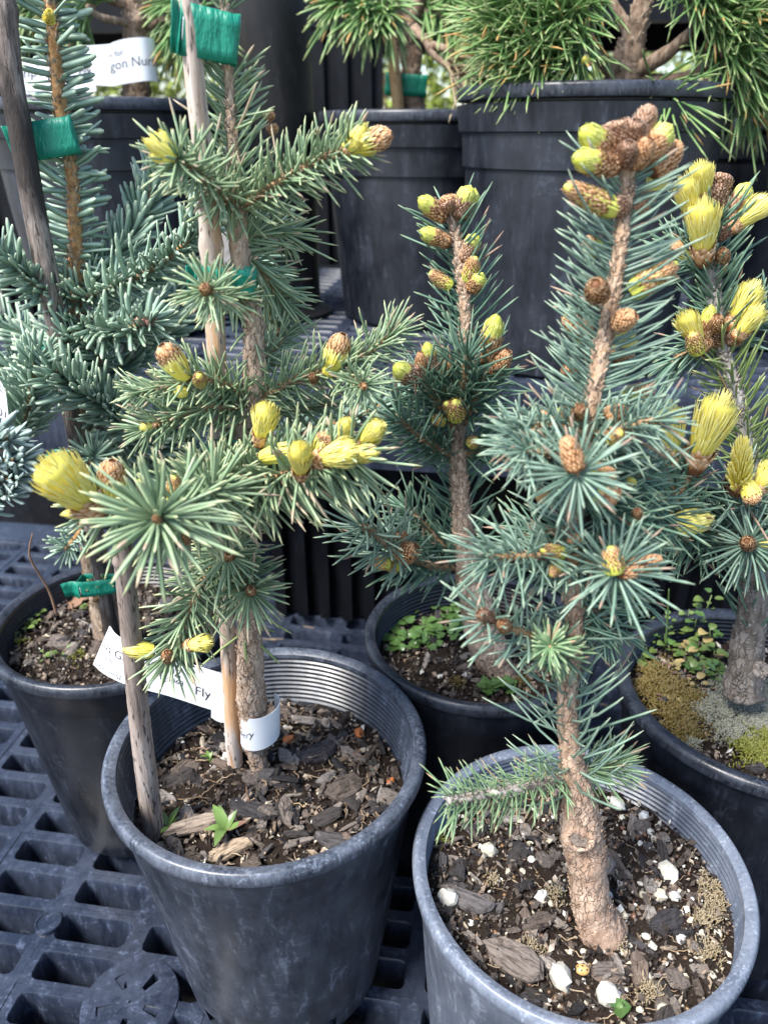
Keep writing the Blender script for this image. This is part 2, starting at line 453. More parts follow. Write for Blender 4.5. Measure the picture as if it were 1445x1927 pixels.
chip_mat('bark_chip', [(0.034, 0.032, 0.034), (0.14, 0.112, 0.094), (0.080, 0.073, 0.076), (0.27, 0.235, 0.21), (0.050, 0.047, 0.051), (0.19, 0.16, 0.142), (0.115, 0.106, 0.108), (0.34, 0.305, 0.275), (0.058, 0.052, 0.050), (0.21, 0.16, 0.13)])
chip_mat('wood_chip', [(0.42, 0.33, 0.24), (0.26, 0.19, 0.13), (0.50, 0.43, 0.34), (0.33, 0.27, 0.22)])
simple_mat('straw', (0.45, 0.33, 0.2), 0.75, 0.3, 0.3, 420, 0.2, 0.0005,
           rnd=[(0.40, 0.27, 0.15), (0.52, 0.42, 0.28), (0.24, 0.13, 0.08), (0.46, 0.36, 0.24)])
simple_mat('pumice', (0.7, 0.68, 0.58), 0.85, 0.3, 0.15, 500, 0.7, 0.0008,
           rnd=[(0.72, 0.71, 0.64), (0.64, 0.60, 0.46), (0.78, 0.78, 0.76), (0.55, 0.50, 0.36)])
simple_mat('prill', (0.2, 0.13, 0.07), 0.4, 0.5, 0.2, 500, 0.2, 0.0003,
           rnd=[(0.17, 0.11, 0.06), (0.12, 0.085, 0.055), (0.20, 0.09, 0.06), (0.30, 0.19, 0.08)])
simple_mat('prill_green', (0.0, 0.16, 0.10), 0.4, 0.5, 0.2, 500, 0)
simple_mat('resin', (0.48, 0.16, 0.05), 0.5, 0.4, 0.4, 300, 0.6)
needle_mat('moss_gold', (0.085, 0.058, 0.014), (0.19, 0.135, 0.035), (0.25, 0.20, 0.07), deadp=0.0)
needle_mat('moss_green', (0.10, 0.115, 0.012), (0.22, 0.23, 0.04), (0.30, 0.30, 0.08), deadp=0.0)
needle_mat('moss_grey', (0.16, 0.16, 0.115), (0.32, 0.325, 0.25), (0.42, 0.42, 0.35), deadp=0.0)
needle_mat('moss_dry', (0.15, 0.115, 0.065), (0.32, 0.26, 0.165), (0.40, 0.34, 0.24), deadp=0.0)
def leaf_mat(name, a, b, rough=0.4):
    k = NT(name)
    c = k.mix(k.noise(k.coord(False), 260, 3), a, b)
    rr = k.n('ShaderNodeObjectInfo').outputs['Random']
    c = k.mix(k.math('MULTIPLY', rr, 0.4), c, tuple(min(1, x * 1.6) for x in b))
    k.out(c, rough, 0.5)
leaf_mat('leaf_weed', (0.055, 0.11, 0.024), (0.115, 0.185, 0.05))
leaf_mat('leaf_red', (0.11, 0.05, 0.04), (0.20, 0.12, 0.09))
leaf_mat('leaf_liverwort', (0.035, 0.082, 0.024), (0.085, 0.155, 0.042), 0.3)
leaf_mat('leaf_cress', (0.055, 0.10, 0.024), (0.125, 0.175, 0.048))
leaf_mat('leaf_old', (0.22, 0.17, 0.06), (0.33, 0.26, 0.11))
leaf_mat('leaf_hedge', (0.10, 0.16, 0.02), (0.28, 0.36, 0.07))
simple_mat('hedge_stem', (0.12, 0.08, 0.05), 0.9, 0.2)
simple_mat('ground_gravel', (0.16, 0.15, 0.14), 0.95, 0.2, 0.5, 40, 1.0, 0.01)
simple_mat('dry_leaf', (0.22, 0.13, 0.085), 0.7, 0.3, 0.4, 250, 0.4)
simple_mat('ladybird_shell', (0.50, 0.31, 0.12), 0.25, 0.5, 0.1, 200, 0)
simple_mat('ladybird_black', (0.01, 0.01, 0.01), 0.3, 0.5, 0.1, 200, 0)
simple_mat('callus', (0.16, 0.13, 0.11), 0.85, 0.2, 0.4, 500, 0.8)
simple_mat('rootball', (0.14, 0.085, 0.045), 0.95, 0.15, 0.7, 350, 1.0, 0.003)
simple_mat('staple', (0.5, 0.5, 0.5), 0.3, 0.5, 0.1)

def adopt(o, parent):
    o.parent = parent
    if parent.type == 'EMPTY':
        o.matrix_parent_inverse = Matrix.Translation(-Vector(parent.location))
    return o
def link(o, parent=None):
    COL.objects.link(o)
    if parent is not None: adopt(o, parent)
    return o

# ------------------------------------------------------------------ ground and benches
GROUND_Z = -1.15
g = MB()
GN = 60
gx = np.linspace(-40, 40, GN); gy = np.linspace(-10, 90, GN)
g.add([(x, y, GROUND_Z + 0.02 * mnoise.noise(Vector((x, y, 0)))) for y in gy for x in gx],
      [(j*GN+i, j*GN+i+1, (j+1)*GN+i+1, (j+1)*GN+i) for j in range(GN-1) for i in range(GN-1)])
tag(g.build('ground', M['ground_gravel']), 'dark gravel ground below the benches', 'ground', kind='structure')

YAW = R(8.5)
EX = np.array((math.cos(YAW), -math.sin(YAW), 0.0)); EY = np.array((math.sin(YAW), math.cos(YAW), 0.0))
ANCH = np.array((-0.2068, 0.3777, 0.0))
CW, CH = 0.0590, 0.0257
def deck(mb, i0, i1, j0, j1, z, org, hw=0.0455, hh=0.0165, depth=0.030):
    rc = 0.0032
    def outline(ww, hh_, r):
        o = []
        for sx, sy, a0 in ((1, 1, 0), (-1, 1, 90), (-1, -1, 180), (1, -1, 270)):
            for a in (0, 45, 90):
                an = R(a0 + a)
                o.append((sx*(ww/2 - r) + r*math.cos(an), sy*(hh_/2 - r) + r*math.sin(an)))
        return np.array(o)
    h0 = outline(hw + 0.002, hh + 0.002, rc + 0.001); h1 = outline(hw, hh, rc); h2 = outline(hw - 0.0012, hh - 0.0012, rc)
    a, b = CW / 2, CH / 2
    out = []
    for sx, sy in ((1, 1), (-1, 1), (-1, -1), (1, -1)):
        e1 = (sx*a, sy*(hh/2 - rc)); e2 = (sx*(hw/2 - rc), sy*b); c = (sx*a, sy*b)
        out += [e1, c, e2] if sx*sy > 0 else [e2, c, e1]
    out = np.array(out)
    n = 12
    loc = np.vstack([np.c_[out, np.zeros(n)], np.c_[h0, np.zeros(n)], np.c_[h1, np.full(n, -0.0014)], np.c_[h2, np.full(n, -depth)]])
    fc = []
    for ring in range(3):
        for q in range(n):
            w = (q + 1) % n
            fc.append((ring*n+q, ring*n+w, (ring+1)*n+w, (ring+1)*n+q))
    fc = np.array(fc)
    for j in range(j0, j1):
        for i in range(i0, i1):
            cx, cy = (i + 0.5) * CW, j * CH
            L = loc + np.array((cx, cy, 0))
            W = org + L[:, :1]*EX + L[:, 1:2]*EY
            W[:, 2] = z + L[:, 2] + 0.0004 * math.sin(cx * 40 + cy * 23)
            mb.add(W, fc[:, ::-1])
def lbox(mb, x0, x1, y0, y1, z0, z1, org=ANCH, bev=0.0):
    v = []
    for z in (z0, z1):
        for x, y in ((x0, y0), (x1, y0), (x1, y1), (x0, y1)):
            p = org + x*EX + y*EY; v.append((p[0], p[1], z))
    mb.add(v, [(0,3,2,1),(4,5,6,7),(0,1,5,4),(1,2,6,5),(2,3,7,6),(3,0,4,7)])

LOW_Z = -0.456
bench = empty('plant_bench', (-0.1, 0.3, GROUND_Z))
tag(bench, 'slotted dark plastic bench top carrying the five front pots', 'bench', 'tiered nursery benches')
m = MB(); deck(m, -12, 17, -14, 17, LOW_Z, ANCH); m.build('bench_top', M['bench_plastic'], bench, sharp=35)
m = MB()
lbox(m, -12*CW, 17*CW, 16.5*CH, 16.5*CH + 0.045, LOW_Z - 0.03, LOW_Z + 0.001)
lbox(m, -12*CW, 17*CW, -14.5*CH - 0.045, -14.5*CH, LOW_Z - 0.03, LOW_Z + 0.001)
m.build('edge_strip', M['bench_plastic'], bench, smooth=False)
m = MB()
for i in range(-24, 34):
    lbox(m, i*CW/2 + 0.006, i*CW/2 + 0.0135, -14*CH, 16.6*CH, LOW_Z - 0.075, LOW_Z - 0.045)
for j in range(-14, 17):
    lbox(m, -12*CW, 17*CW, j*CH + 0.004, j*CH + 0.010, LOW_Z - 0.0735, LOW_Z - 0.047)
m.build('under_lattice', M['bench_dark'], bench, smooth=False)  # darkened colour stands in for the shade inside the slots
# round pad with tear-shaped openings and a small plug, moulded into the top
def pad(cx, cy, rad, holes=5, rot=0.3):
    mb = MB(); seg = holes * 8
    r0, r1, r2 = rad * 0.34, rad * 0.70, rad
    zt, zb = LOW_Z + 0.0012, LOW_Z - 0.012
    rings = [(0.001, zt), (r0, zt), (r1, zt), (r2, zt), (r2 + 0.0006, zt - 0.001), (r2 + 0.0006, zb)]
    V = []; F = []
    for (rr, z) in rings:
        for q in range(seg):
            a = 2*math.pi*q/seg + rot
            V.append((cx + rr*math.cos(a), cy + rr*math.sin(a), z))
    for ri in range(5):
        for q in range(seg):
            w = (q + 1) % seg
            if ri == 1 and (q % 8) in (3, 4): continue
            F.append((ri*seg+q, ri*seg+w, (ri+1)*seg+w, (ri+1)*seg+q))
    n0 = len(V)
    # walls of the openings
    for h in range(holes):
        loop = [1*seg + h*8 + k for k in (3, 4, 5)] + [2*seg + (h*8 + k) for k in (5, 4, 3)]
        base = len(V)
        for q in loop:
            V.append((V[q][0], V[q][1], zb))
        for q in range(6):
            w = (q + 1) % 6
            F.append((loop[q], loop[w], base + w, base + q))
    mb.add(V, F)
    mb.build('round_pad', M['bench_plastic'], bench, smooth=False)
c0 = PZ(246, 1888, LOW_Z); pad(c0.x, c0.y, 0.0275)
c0 = PZ(92, 1738, LOW_Z)
m = MB(); m.lathe([(0.0001, 0.0008), (0.0066, 0.0008), (0.0070, 0.0016), (0.0082, 0.0016), (0.0086, 0.0), (0.0086, -0.004)], 28, (c0.x, c0.y, LOW_Z + 0.0005))
m.build('plug', M['bench_plastic'], bench, sharp=40)
for lx in (-0.6, 0.75):
    for ly in (-0.28, 0.36):
        m = MB(); lbox(m, lx, lx + 0.06, ly, ly + 0.06, GROUND_Z, LOW_Z - 0.076); m.build('leg', M['bench_dark'], bench, smooth=False)

def ribbed_panel(x0, x1, y, z0, z1, org, name, parent, n=6, d=0.012):
    mb = MB(); w = (x1 - x0) / n
    lbox(mb, x0, x1, y + 0.008, y + 0.02, z0, z1, org)
    for i in range(n):
        lbox(mb, x0 + i*w + w*0.15, x0 + i*w + w*0.6, y, y + 0.0079, z0, z1, org)
    return mb.build(name, M['bench_dark'], parent, smooth=False)

UP_Z = -0.188
ORG2 = np.array((0.10, 0.600, 0.0))
upper = empty('plant_bench', (0.1, 0.8, GROUND_Z))
tag(upper, 'raised slotted bench behind, carrying the big black pots', 'bench', 'tiered nursery benches')
m = MB(); deck(m, -9, 15, 1, 24, UP_Z, ORG2, 0.047, 0.0145); m.build('bench_top', M['bench_plastic'], upper, sharp=35)
m = MB(); lbox(m, -9*CW, 15*CW, -0.004, 0.5*CH, UP_Z - 0.072, UP_Z + 0.001, ORG2); m.build('front_rail', M['bench_plastic'], upper, smooth=False)
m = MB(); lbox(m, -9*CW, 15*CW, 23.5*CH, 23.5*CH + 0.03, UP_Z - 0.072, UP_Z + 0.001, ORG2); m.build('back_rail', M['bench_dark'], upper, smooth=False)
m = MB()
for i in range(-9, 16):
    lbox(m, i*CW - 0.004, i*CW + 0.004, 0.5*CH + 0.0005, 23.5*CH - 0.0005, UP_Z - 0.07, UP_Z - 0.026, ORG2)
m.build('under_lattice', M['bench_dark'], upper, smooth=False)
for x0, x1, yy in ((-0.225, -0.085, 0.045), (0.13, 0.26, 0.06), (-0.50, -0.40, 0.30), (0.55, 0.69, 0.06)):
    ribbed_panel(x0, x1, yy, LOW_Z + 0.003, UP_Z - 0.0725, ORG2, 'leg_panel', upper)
ribbed_panel(-0.52, 0.86, 0.40, GROUND_Z, UP_Z - 0.0725, ORG2, 'light_block_panel', upper, 40)  # added panel, keeps light from behind out from under the bench

ORG3 = np.array((0.05, 1.30, 0.0))
third = empty('plant_bench', (0.0, 1.6, GROUND_Z))
tag(third, 'highest black bench with ribbed leg panel at the back', 'bench', 'tiered nursery benches')
m = MB(); lbox(m, -1.1, 1.2, 0.0, 0.03, 0.140, 0.225, ORG3); m.build('front_rail', M['bench_dark'], third, smooth=False)
m = MB(); lbox(m, -1.1, 1.2, 0.57, 0.60, 0.150, 0.225, ORG3); m.build('back_rail', M['bench_dark'], third, smooth=False)
m = MB()
for q in range(14): lbox(m, -1.1, 1.2, 0.0305 + q*0.0385, 0.0305 + q*0.0385 + 0.03, 0.205, 0.222, ORG3)
m.build('bench_top', M['bench_dark'], third, smooth=False)
ribbed_panel(-0.20, -0.055, 0.002, GROUND_Z, 0.1395, ORG3, 'leg_panel', third, 4, 0.02)
ribbed_panel(-0.75, -0.60, 0.002, GROUND_Z, 0.1395, ORG3, 'leg_panel', third, 4, 0.02)
ribbed_panel(0.42, 0.62, 0.002, GROUND_Z, 0.1395, ORG3, 'leg_panel', third, 5, 0.02)
ribbed_panel(0.85, 1.05, 0.002, GROUND_Z, 0.1395, ORG3, 'leg_panel', third, 5, 0.02)

# round black post standing on the upper bench
pc = Vector((-0.121, 0.912, UP_Z))
m = MB(); m.lathe([(0.060, 0.001), (0.060, 0.004), (0.052, 0.008), (0.0475, 0.012), (0.047, 0.02), (0.047, 0.75), (0.001, 0.75)], 64, tuple(pc))
tag(m.build('support_post', M['column_plastic'], sharp=40), 'tall smooth black round post standing on the raised bench', 'post')

# ------------------------------------------------------------------ pots
def wobble(p, amp): return amp * mnoise.noise(Vector(p) * 9.0)
def make_pot(c, base_z, rim_z, rr, br, mat, label, style='front', soil_drop=0.03, group='nursery pots on the front bench', notch=None, seg=112):
    H = rim_z - base_z
    root = empty('nursery_pot', (c[0], c[1], base_z))
    tag(root, label, 'plant pot', group)
    lip = {'front': 0.0050, 'thin': 0.0040, 'thick': 0.0070, 'big': 0.0070}[style]
    wr = rr - lip * 0.62                    # outer wall radius just under the lip
    def wall(z): return br + (wr - br) * (z / H)
    prof = [(br - 0.008, 0.004), (br - 0.004, 0.0), (br, 0.002)]
    zs = [0.016, 0.03, 0.05, 0.07, 0.09, 0.11, 0.13]
    prof += [(wall(z), z) for z in zs if z < H - 0.05]
    if style == 'big':
        b1, b2 = H - 0.058, H - 0.032
        prof += [(wall(b1) - 0.0005, b1 - 0.001), (wall(b1) + 0.0018, b1), (wall(b2) + 0.0018, b2 - 0.001), (wall(b2) + 0.0042, b2), (wall(H) + 0.0042, H - 0.013)]
    else:
        b1 = H - 0.026
        prof += [(wall(b1), b1 - 0.0005), (wall(b1) + 0.0007, b1 + 0.0005), (wr + 0.0007, H - 0.009)]
    m = MB()
    sk = None
    if notch:
        def sk(i, j): return i in (2,) and any(abs(((j + 0.5) / seg * 360 - a + 180) % 360 - 180) < 9 for a in notch)
    m.lathe(prof, seg, (c[0], c[1], base_z), skip=sk)
    # inner wall with moulded rings, down to the soil, and floor
    th = 0.0024
    ip = []
    z = H - 0.004
    while z > H - 0.034:
        ip.append((wall(z) - th - 0.0009, z)); ip.append((wall(z - 0.0007) - th, z - 0.0007)); ip.append((wall(z - 0.0022) - th, z - 0.0022)); z -= 0.0030
    ip += [(wall(z) - th - 0.0012, z), (wall(H * 0.4) - th, H * 0.4)]
    m.lathe(ip[::-1], seg, (c[0], c[1], base_z))
    v0 = m.v
    m.v = [np.array([p + np.array((p[0] - c[0], p[1] - c[1], 0)) * wobble(p, 0.010) for p in a]) for a in v0]
    m.build('pot_wall', M[mat], root, sharp=32)
    rp = [(wr - 0.0005, H - 0.0105 if style == 'big' else H - 0.0085), (rr - 0.0006, H - 0.0100 if style == 'big' else H - 0.0078), (rr, H - 0.0090 if style == 'big' else H - 0.0070),
          (rr + 0.0002, H - 0.0025), (rr - 0.0008, H - 0.0006), (rr - lip * 0.4, H), (rr - lip * 0.85, H - 0.0004), (wr - th - 0.0012, H - 0.002), (wr - th - 0.0014, H - 0.0045)]
    m = MB(); m.lathe(rp, seg, (c[0], c[1], base_z))
    m.v = [np.array([p + np.array((p[0] - c[0], p[1] - c[1], 0)) * wobble(p, 0.010) for p in a]) for a in m.v]
    m.build('rim', M[mat + '_rim'], root, sharp=50)
    if notch:
        m = MB(); m.lathe([(0.001, 0.003), (br - 0.006, 0.003), (br - 0.0035, 0.008), (wall(0.02) - 0.0045, 0.02), (wall(0.05) - 0.004, 0.05)], 80, (c[0], c[1], base_z))
        m.v = [a + rng.normal(size=a.shape) * 0.0006 for a in m.v]
        m.build('root_ball', M['rootball'], root)
    sz = rim_z - soil_drop
    sr = br + (wr - br) * ((H - soil_drop) / H) - th - 0.0002
    m = MB(); V = []; F = []; nr, na = 16, 56
    for i in range(nr + 1):
        for j in range(na):
            a = 2*math.pi*j/na; q = sr * i / nr
            x, y = c[0] + q*math.cos(a), c[1] + q*math.sin(a)
            z = sz + 0.0035*mnoise.noise(Vector((x*40, y*40, 3.1))) + 0.0016*mnoise.noise(Vector((x*160, y*160, 1.7))) + 0.0012*rng.normal()*(0.5 if i else 0)
            V.append((x, y, z))
    for i in range(nr):
        for j in range(na):
            w = (j + 1) % na
            F.append((i*na+j, (i+1)*na+j, (i+1)*na+w, i*na+w))
    m.add(V, F)
    soil = m.build('potting_mix', M['soil'], root)
    root_info = dict(root=root, soil=soil, c=c, sz=sz, sr=sr)
    return root_info

POT1 = make_pot((-0.0606, 0.3074), LOW_Z + 0.0015, -0.2837, 0.0825, 0.0575, 'pot_charcoal', 'scuffed charcoal pot holding the staked spruce above the open bench slots', 'front', 0.036, notch=(238, 296, 60, 130))
POT2 = make_pot((0.0908, 0.2489), LOW_Z + 0.0015, -0.3034, 0.0775, 0.0640, 'pot_grey', 'pale grey pot with white pumice among its bark mulch', 'thin', 0.021)
POT3 = make_pot((0.0612, 0.4080), LOW_Z + 0.0015, -0.2855, 0.0738, 0.0600, 'pot_black', 'black pot with green liverwort growing on its soil', 'front', 0.027)
POT4 = make_pot((0.2195, 0.352), LOW_Z + 0.0015, -0.285, 0.0830, 0.0640, 'pot_black', 'glossy black pot with golden and grey moss on its soil', 'thick', 0.021)
POT5 = make_pot((-0.1790, 0.430), LOW_Z + 0.0015, -0.287, 0.0785, 0.0560, 'pot_black', 'black pot of the fir, partly hidden behind the white name tag', 'front', 0.022)
GB = 'big pots on the raised bench'
POTB = make_pot((0.170, 0.715), UP_Z + 0.0015, 0.0335, 0.1105, 0.0890, 'pot_shelf', 'large black pot of the bushy long-needled pine', 'big', 0.03, GB, seg=128)
POTM = make_pot((0.043, 0.905), UP_Z + 0.0015, 0.0205, 0.1105, 0.0890, 'pot_shelf', 'black pot beside the round post, pine trunk taped inside it', 'big', 0.02, GB, seg=128)
POTA = make_pot((-0.272, 0.845), UP_Z + 0.0015, 0.0285, 0.1120, 0.0900, 'pot_shelf', 'black pot behind the fir, white curled tags above its rim', 'big', 0.02, GB, seg=128)
POTR = make_pot((0.408, 0.800), UP_Z + 0.0015, 0.0120, 0.1105, 0.0890, 'pot_shelf', 'black pot cut off by the picture edge behind the young yellow shoots', 'big', 0.03, GB, seg=128)
GD = 'pots in the dark under the raised bench'
make_pot((0.045, 0.86), LOW_Z + 0.003, -0.285, 0.0825, 0.0620, 'pot_black', 'black pot in shadow under the raised bench, beneath the taped pine', 'front', 0.03, GD, seg=64)
make_pot((-0.60, 1.34), GROUND_Z, -0.43, 0.27, 0.22, 'pot_black', 'large black tub on the ground beyond the lit edge strip', 'big', 0.05, GD, seg=96)

# ------------------------------------------------------------------ plant helpers
UPV = np.array((0, 0, 1.0))
def pix_path(pts, m=26):
    """pts: (u, v, Y[, half width px]) -> smooth world path (m,3) and radii (m,)"""
    w = [P(p[0], p[1], p[2]) for p in pts]
    rad = [(p[3] if len(p) > 3 else 1.0) * px(q) for p, q in zip(pts, w)]
    s = smooth_path([tuple(q) + (r,) for q, r in zip(w, rad)], m)
    return s[:, :3], np.abs(s[:, 3])

def frames(path):
    T = unit(np.gradient(path, axis=0))
    L = np.r_[0, np.cumsum(np.linalg.norm(np.diff(path, axis=0), axis=1))]
    return T, L

def scatter_needles(mb, path, rad, n, nl, wid, ang=(55, 10), f0=0.0, f1=1.0, tip=0, tipang=(8, 65), bend=0.12, upbend=0.0, squash=0.0,
                    avoid=None, avoid_t=-0.3, seed_w=1.0, prof=(0.65, 0.98, 1.0, 0.88, 0.22), flat=0.8, lenvar=0.15, taper=0.0, ext=None):
    T, L = frames(path); tot = L[-1]
    B, D, Ln = [], [], []
    phi = rng.random() * 6.28
    for i in range(n):
        f = f0 + (f1 - f0) * (i + rng.random() * 0.8) / max(1, n)
        s = f * tot
        p = np.array([np.interp(s, L, path[:, a]) for a in range(3)])
        t = unit(np.array([np.interp(s, L, T[:, a]) for a in range(3)]))
        r = np.interp(s, L, rad)
        phi += 2.39996 + rng.normal() * 0.15
        ref = UPV if abs(t[2]) < 0.9 else np.array((0, 1.0, 0))
        a = unit(np.cross(t, ref)); b = np.cross(a, t)          # b: towards up
        cu, su = math.cos(phi), math.sin(phi) * (1 - squash)
        e = unit(a * cu + b * su)
        if avoid is not None and e @ unit(avoid) > avoid_t: continue
        al = R(rng.normal(ang[0], ang[1]))
        d = t * math.cos(al) + e * math.sin(al)
        B.append(p + e * r * 0.85); D.append(d); Ln.append(nl * (1 - taper * f) * (1 + lenvar * rng.normal()))
    t = T[-1]; p = path[-1]
    a = unit(np.cross(t, UPV if abs(t[2]) < 0.9 else np.array((0, 1.0, 0)))); b = np.cross(a, t)
    for i in range(tip):
        phi += 2.39996
        e = a * math.cos(phi) + b * math.sin(phi)
        al = R(tipang[0] + (tipang[1] - tipang[0]) * (i + rng.random()) / tip)
        d = t * math.cos(al) + e * math.sin(al)
        B.append(p - t * rad[-1] * 1.0 * rng.random() + e * rad[-1] * 0.5); D.append(d); Ln.append(nl * (0.75 + 0.25 * math.sin(al)) * (1 + lenvar * rng.normal()))
    if not B: return
    B = np.array(B); D = np.array(D); Ln = np.abs(np.array(Ln))
    tm = T.mean(0)
    bd = np.tile(tm * bend + UPV * upbend, (len(B), 1)) + rng.normal(size=(len(B), 3)) * 0.085
    add_needles(mb, B, D, Ln, wid * (0.9 + 0.2 * rng.random(len(B))), bd, prof, flat)
    return B, D

def peg_bark(mb, path, rad, n, ln, wd, out=0.5, r0=0.4):
    """tiny raised scales / needle pegs on bark"""
    T, L = frames(path); tot = L[-1]
    s = rng.random(n) * tot
    p = np.stack([np.interp(s, L, path[:, a]) for a in range(3)], 1)
    t = unit(np.stack([np.interp(s, L, T[:, a]) for a in range(3)], 1))
    r = np.interp(s, L, rad)
    q = rng.normal(size=(n, 3)); e = unit(q - t * np.sum(q * t, 1, keepdims=True))
    d = unit(t * 0.8 + e * out)
    k = mb.n
    add_needles(mb, p + e * (r * 0.93)[:, None], d, ln * (0.6 + 0.8 * rng.random(n)), wd * (0.6 + 0.8 * rng.random(n)), np.zeros((n, 3)), (1, 1, 0.9, 0.7, 0.3), 0.35,
                side=np.cross(t, e), rnd=r0 + (1 - r0) * rng.random(n))

def shoot(tree, pts, nl, mat, n=None, dens=0.45, wpx=5.0, bark='bark_twig', rpx=None, tip=10, name='branch', m=22, pegs=True, twig=True, parent=None, **kw):
    path, rad = pix_path([tuple(p[:3]) + ((rpx[0] + (rpx[1] - rpx[0]) * i / (len(pts) - 1),) if rpx else (5 - 2.0 * i / (len(pts) - 1),)) for i, p in enumerate(pts)], m)
    mid = Vector(path[len(path) // 2]); s = px(mid)
    if n is None:
        n = int(dens * np.linalg.norm(np.diff(path, axis=0), axis=1).sum() / s)
    if not mat.startswith(('needle_fir', 'needle_pine')) and bark != 'bark_fir':
        wpx *= 1.06; n = int(n * 0.98); nl *= 0.95
    br = parent
    if twig:
        b = MB(); b.tube(path, rad, 9, True, 0.06)
        if pegs: peg_bark(b, path, rad, max(30, int(n * 1.8)), 7.0 * s, 4.0 * s, 0.75)
        br = b.build(name, M[bark], tree)
    nb = MB()
    scatter_needles(nb, path, rad, n, nl * s, wpx * s, tip=tip, **kw)
    if nb.n: nb.build('needles', M[mat], br if br is not None else tree, kind='stuff')
    return path, br

def trunk(tree, pts, bark, m=70, n=16, flakes=500, lump=(0.20, 60, 1.2), name='trunk', flen=10, fw=7, out=0.45):
    m, n = int(m * 2.0), int(n * 1.7)
    path, rad = pix_path(pts, m)
    b = MB(); b.tube(path, rad, n, True, 0.02, lump=lump)
    s = px(Vector(path[m // 2]))
    if flakes: peg_bark(b, path, rad, int(flakes * 1.3), flen * s, fw * s, out, 0.0)
    o = b.build(name, M[bark], tree)
    return path, rad, o

# ------------------------------------------------------------------ buds (unit meshes: axis +Z, length 1, greatest radius 1)
def ovoid(z, z0, z1, blunt=0.55):
    q = np.clip((z - z0) / (z1 - z0), 0, 1)
    return np.sqrt(np.clip(1 - ((q - blunt) / (blunt if True else 1))**2, 0, 1)) if q <= blunt else math.sqrt(max(0, 1 - ((q - blunt) / (1 - blunt))**2))
def scale_patch(mb, prof, z0, z1, count, size, lift=0.10, rnd=(0, 1)):
    """overlapping pointed scales on the surface of revolution radius prof(z)"""
    ph = 0.0
    for i in range(count):
        z = z0 + (z1 - z0) * (i + 0.5) / count
        ph += 2.39996
        a = ph + rng.normal() * 0.05
        hw = size * (0.75 + 0.4 * rng.random()); ln = size * 0.85 * (0.8 + 0.4 * rng.random())
        rv = rnd[0] + (rnd[1] - rnd[0]) * rng.random()
        V = []; tt = []
        for q, w, lf in ((0, 0.75, 0.0), (0.55, 1.0, 0.5), (0.9, 0.55, 1.0), (1.12, 0.08, 1.3)):
            zz = min(z + ln * q, 1.02); rr = prof(min(zz, 0.995)) + lift * lf * (0.6 + 0.6 * rng.random()) + 0.015
            for sgn in (-1, 0, 1):
                aa = a + sgn * hw * w / max(0.35, prof(z))
                k = rr + (0.05 if sgn == 0 else 0)
                V.append((k*math.cos(aa), k*math.sin(aa), zz)); tt.append(min(1, q))
        F = []
        for q in range(3):
            for w in range(2):
                F.append((q*3+w, q*3+w+1, (q+1)*3+w+1, (q+1)*3+w))
        mb.add(V, F, tt, rv)
def core(mb, prof, z0, z1, n=14, rings=10, sc=0.93, r=0.3, t=0.2):
    zs = np.linspace(z0, z1, rings)
    V = [(prof(z)*sc*math.cos(2*math.pi*j/n), prof(z)*sc*math.sin(2*math.pi*j/n), z) for z in zs for j in range(n)]
    F = [(i*n+j, i*n+(j+1) % n, (i+1)*n+(j+1) % n, (i+1)*n+j) for i in range(rings-1) for j in range(n)]
    V += [(0, 0, z0), (0, 0, z1)]
    F += [(len(V)-2, (j+1) % n, j) for j in range(n)] + [(len(V)-1, (rings-1)*n+j, (rings-1)*n+(j+1) % n) for j in range(n)]
    mb.add(V, F, t, r)
def brush(mb, prof, z0, zr, count, width, lift=0.05, start=None, fuzz=0.03, splay=0.0, depth=0.0):
    """young needles lying along a surface of revolution, tips ending at heights zr"""
    ph = rng.random() * 6
    for i in range(count):
        ph += 2.39996
        f = (i + 0.5) / count
        z1 = zr[0] + (zr[1] - zr[0]) * f + rng.normal() * 0.02
        k = 1.0 - 0.95 * max(0, (f - 0.72) / 0.28) ** 0.9       # topmost ones fill the end of the brush
        zs = z0 if start is None else max(z0, z1 - start * (0.8 + 0.4 * rng.random()))
        V = []; tt = []; tw = rng.normal() * 0.10; dp = 1 - depth * rng.random()
        for q, w in ((0, 0.7), (0.3, 1.0), (0.65, 1.0), (0.88, 0.75), (1.0, 0.12)):
            z = zs + (z1 - zs) * q
            rr = prof(min(z, 0.93 if depth else 1.0)) * dp * (k if q > 0.4 else (0.5 + 0.5*k)) + lift * q * q * (0.6 + rng.random()*0.8) + fuzz * rng.random()
            aa = ph + tw * q + splay * q * q * rng.normal() * 0.2
            hw = width * w
            c, s = math.cos(aa), math.sin(aa)
            V += [(rr*c - hw*s, rr*s + hw*c, z), ((rr + hw*0.7)*c, (rr + hw*0.7)*s, z), (rr*c + hw*s, rr*s - hw*c, z)]
            tt += [q] * 3
        F = []
        for q in range(4):
            F += [(q*3, q*3+1, q*3+4, q*3+3), (q*3+1, q*3+2, q*3+5, q*3+4)]
        mb.add(V, F, tt, rng.random())

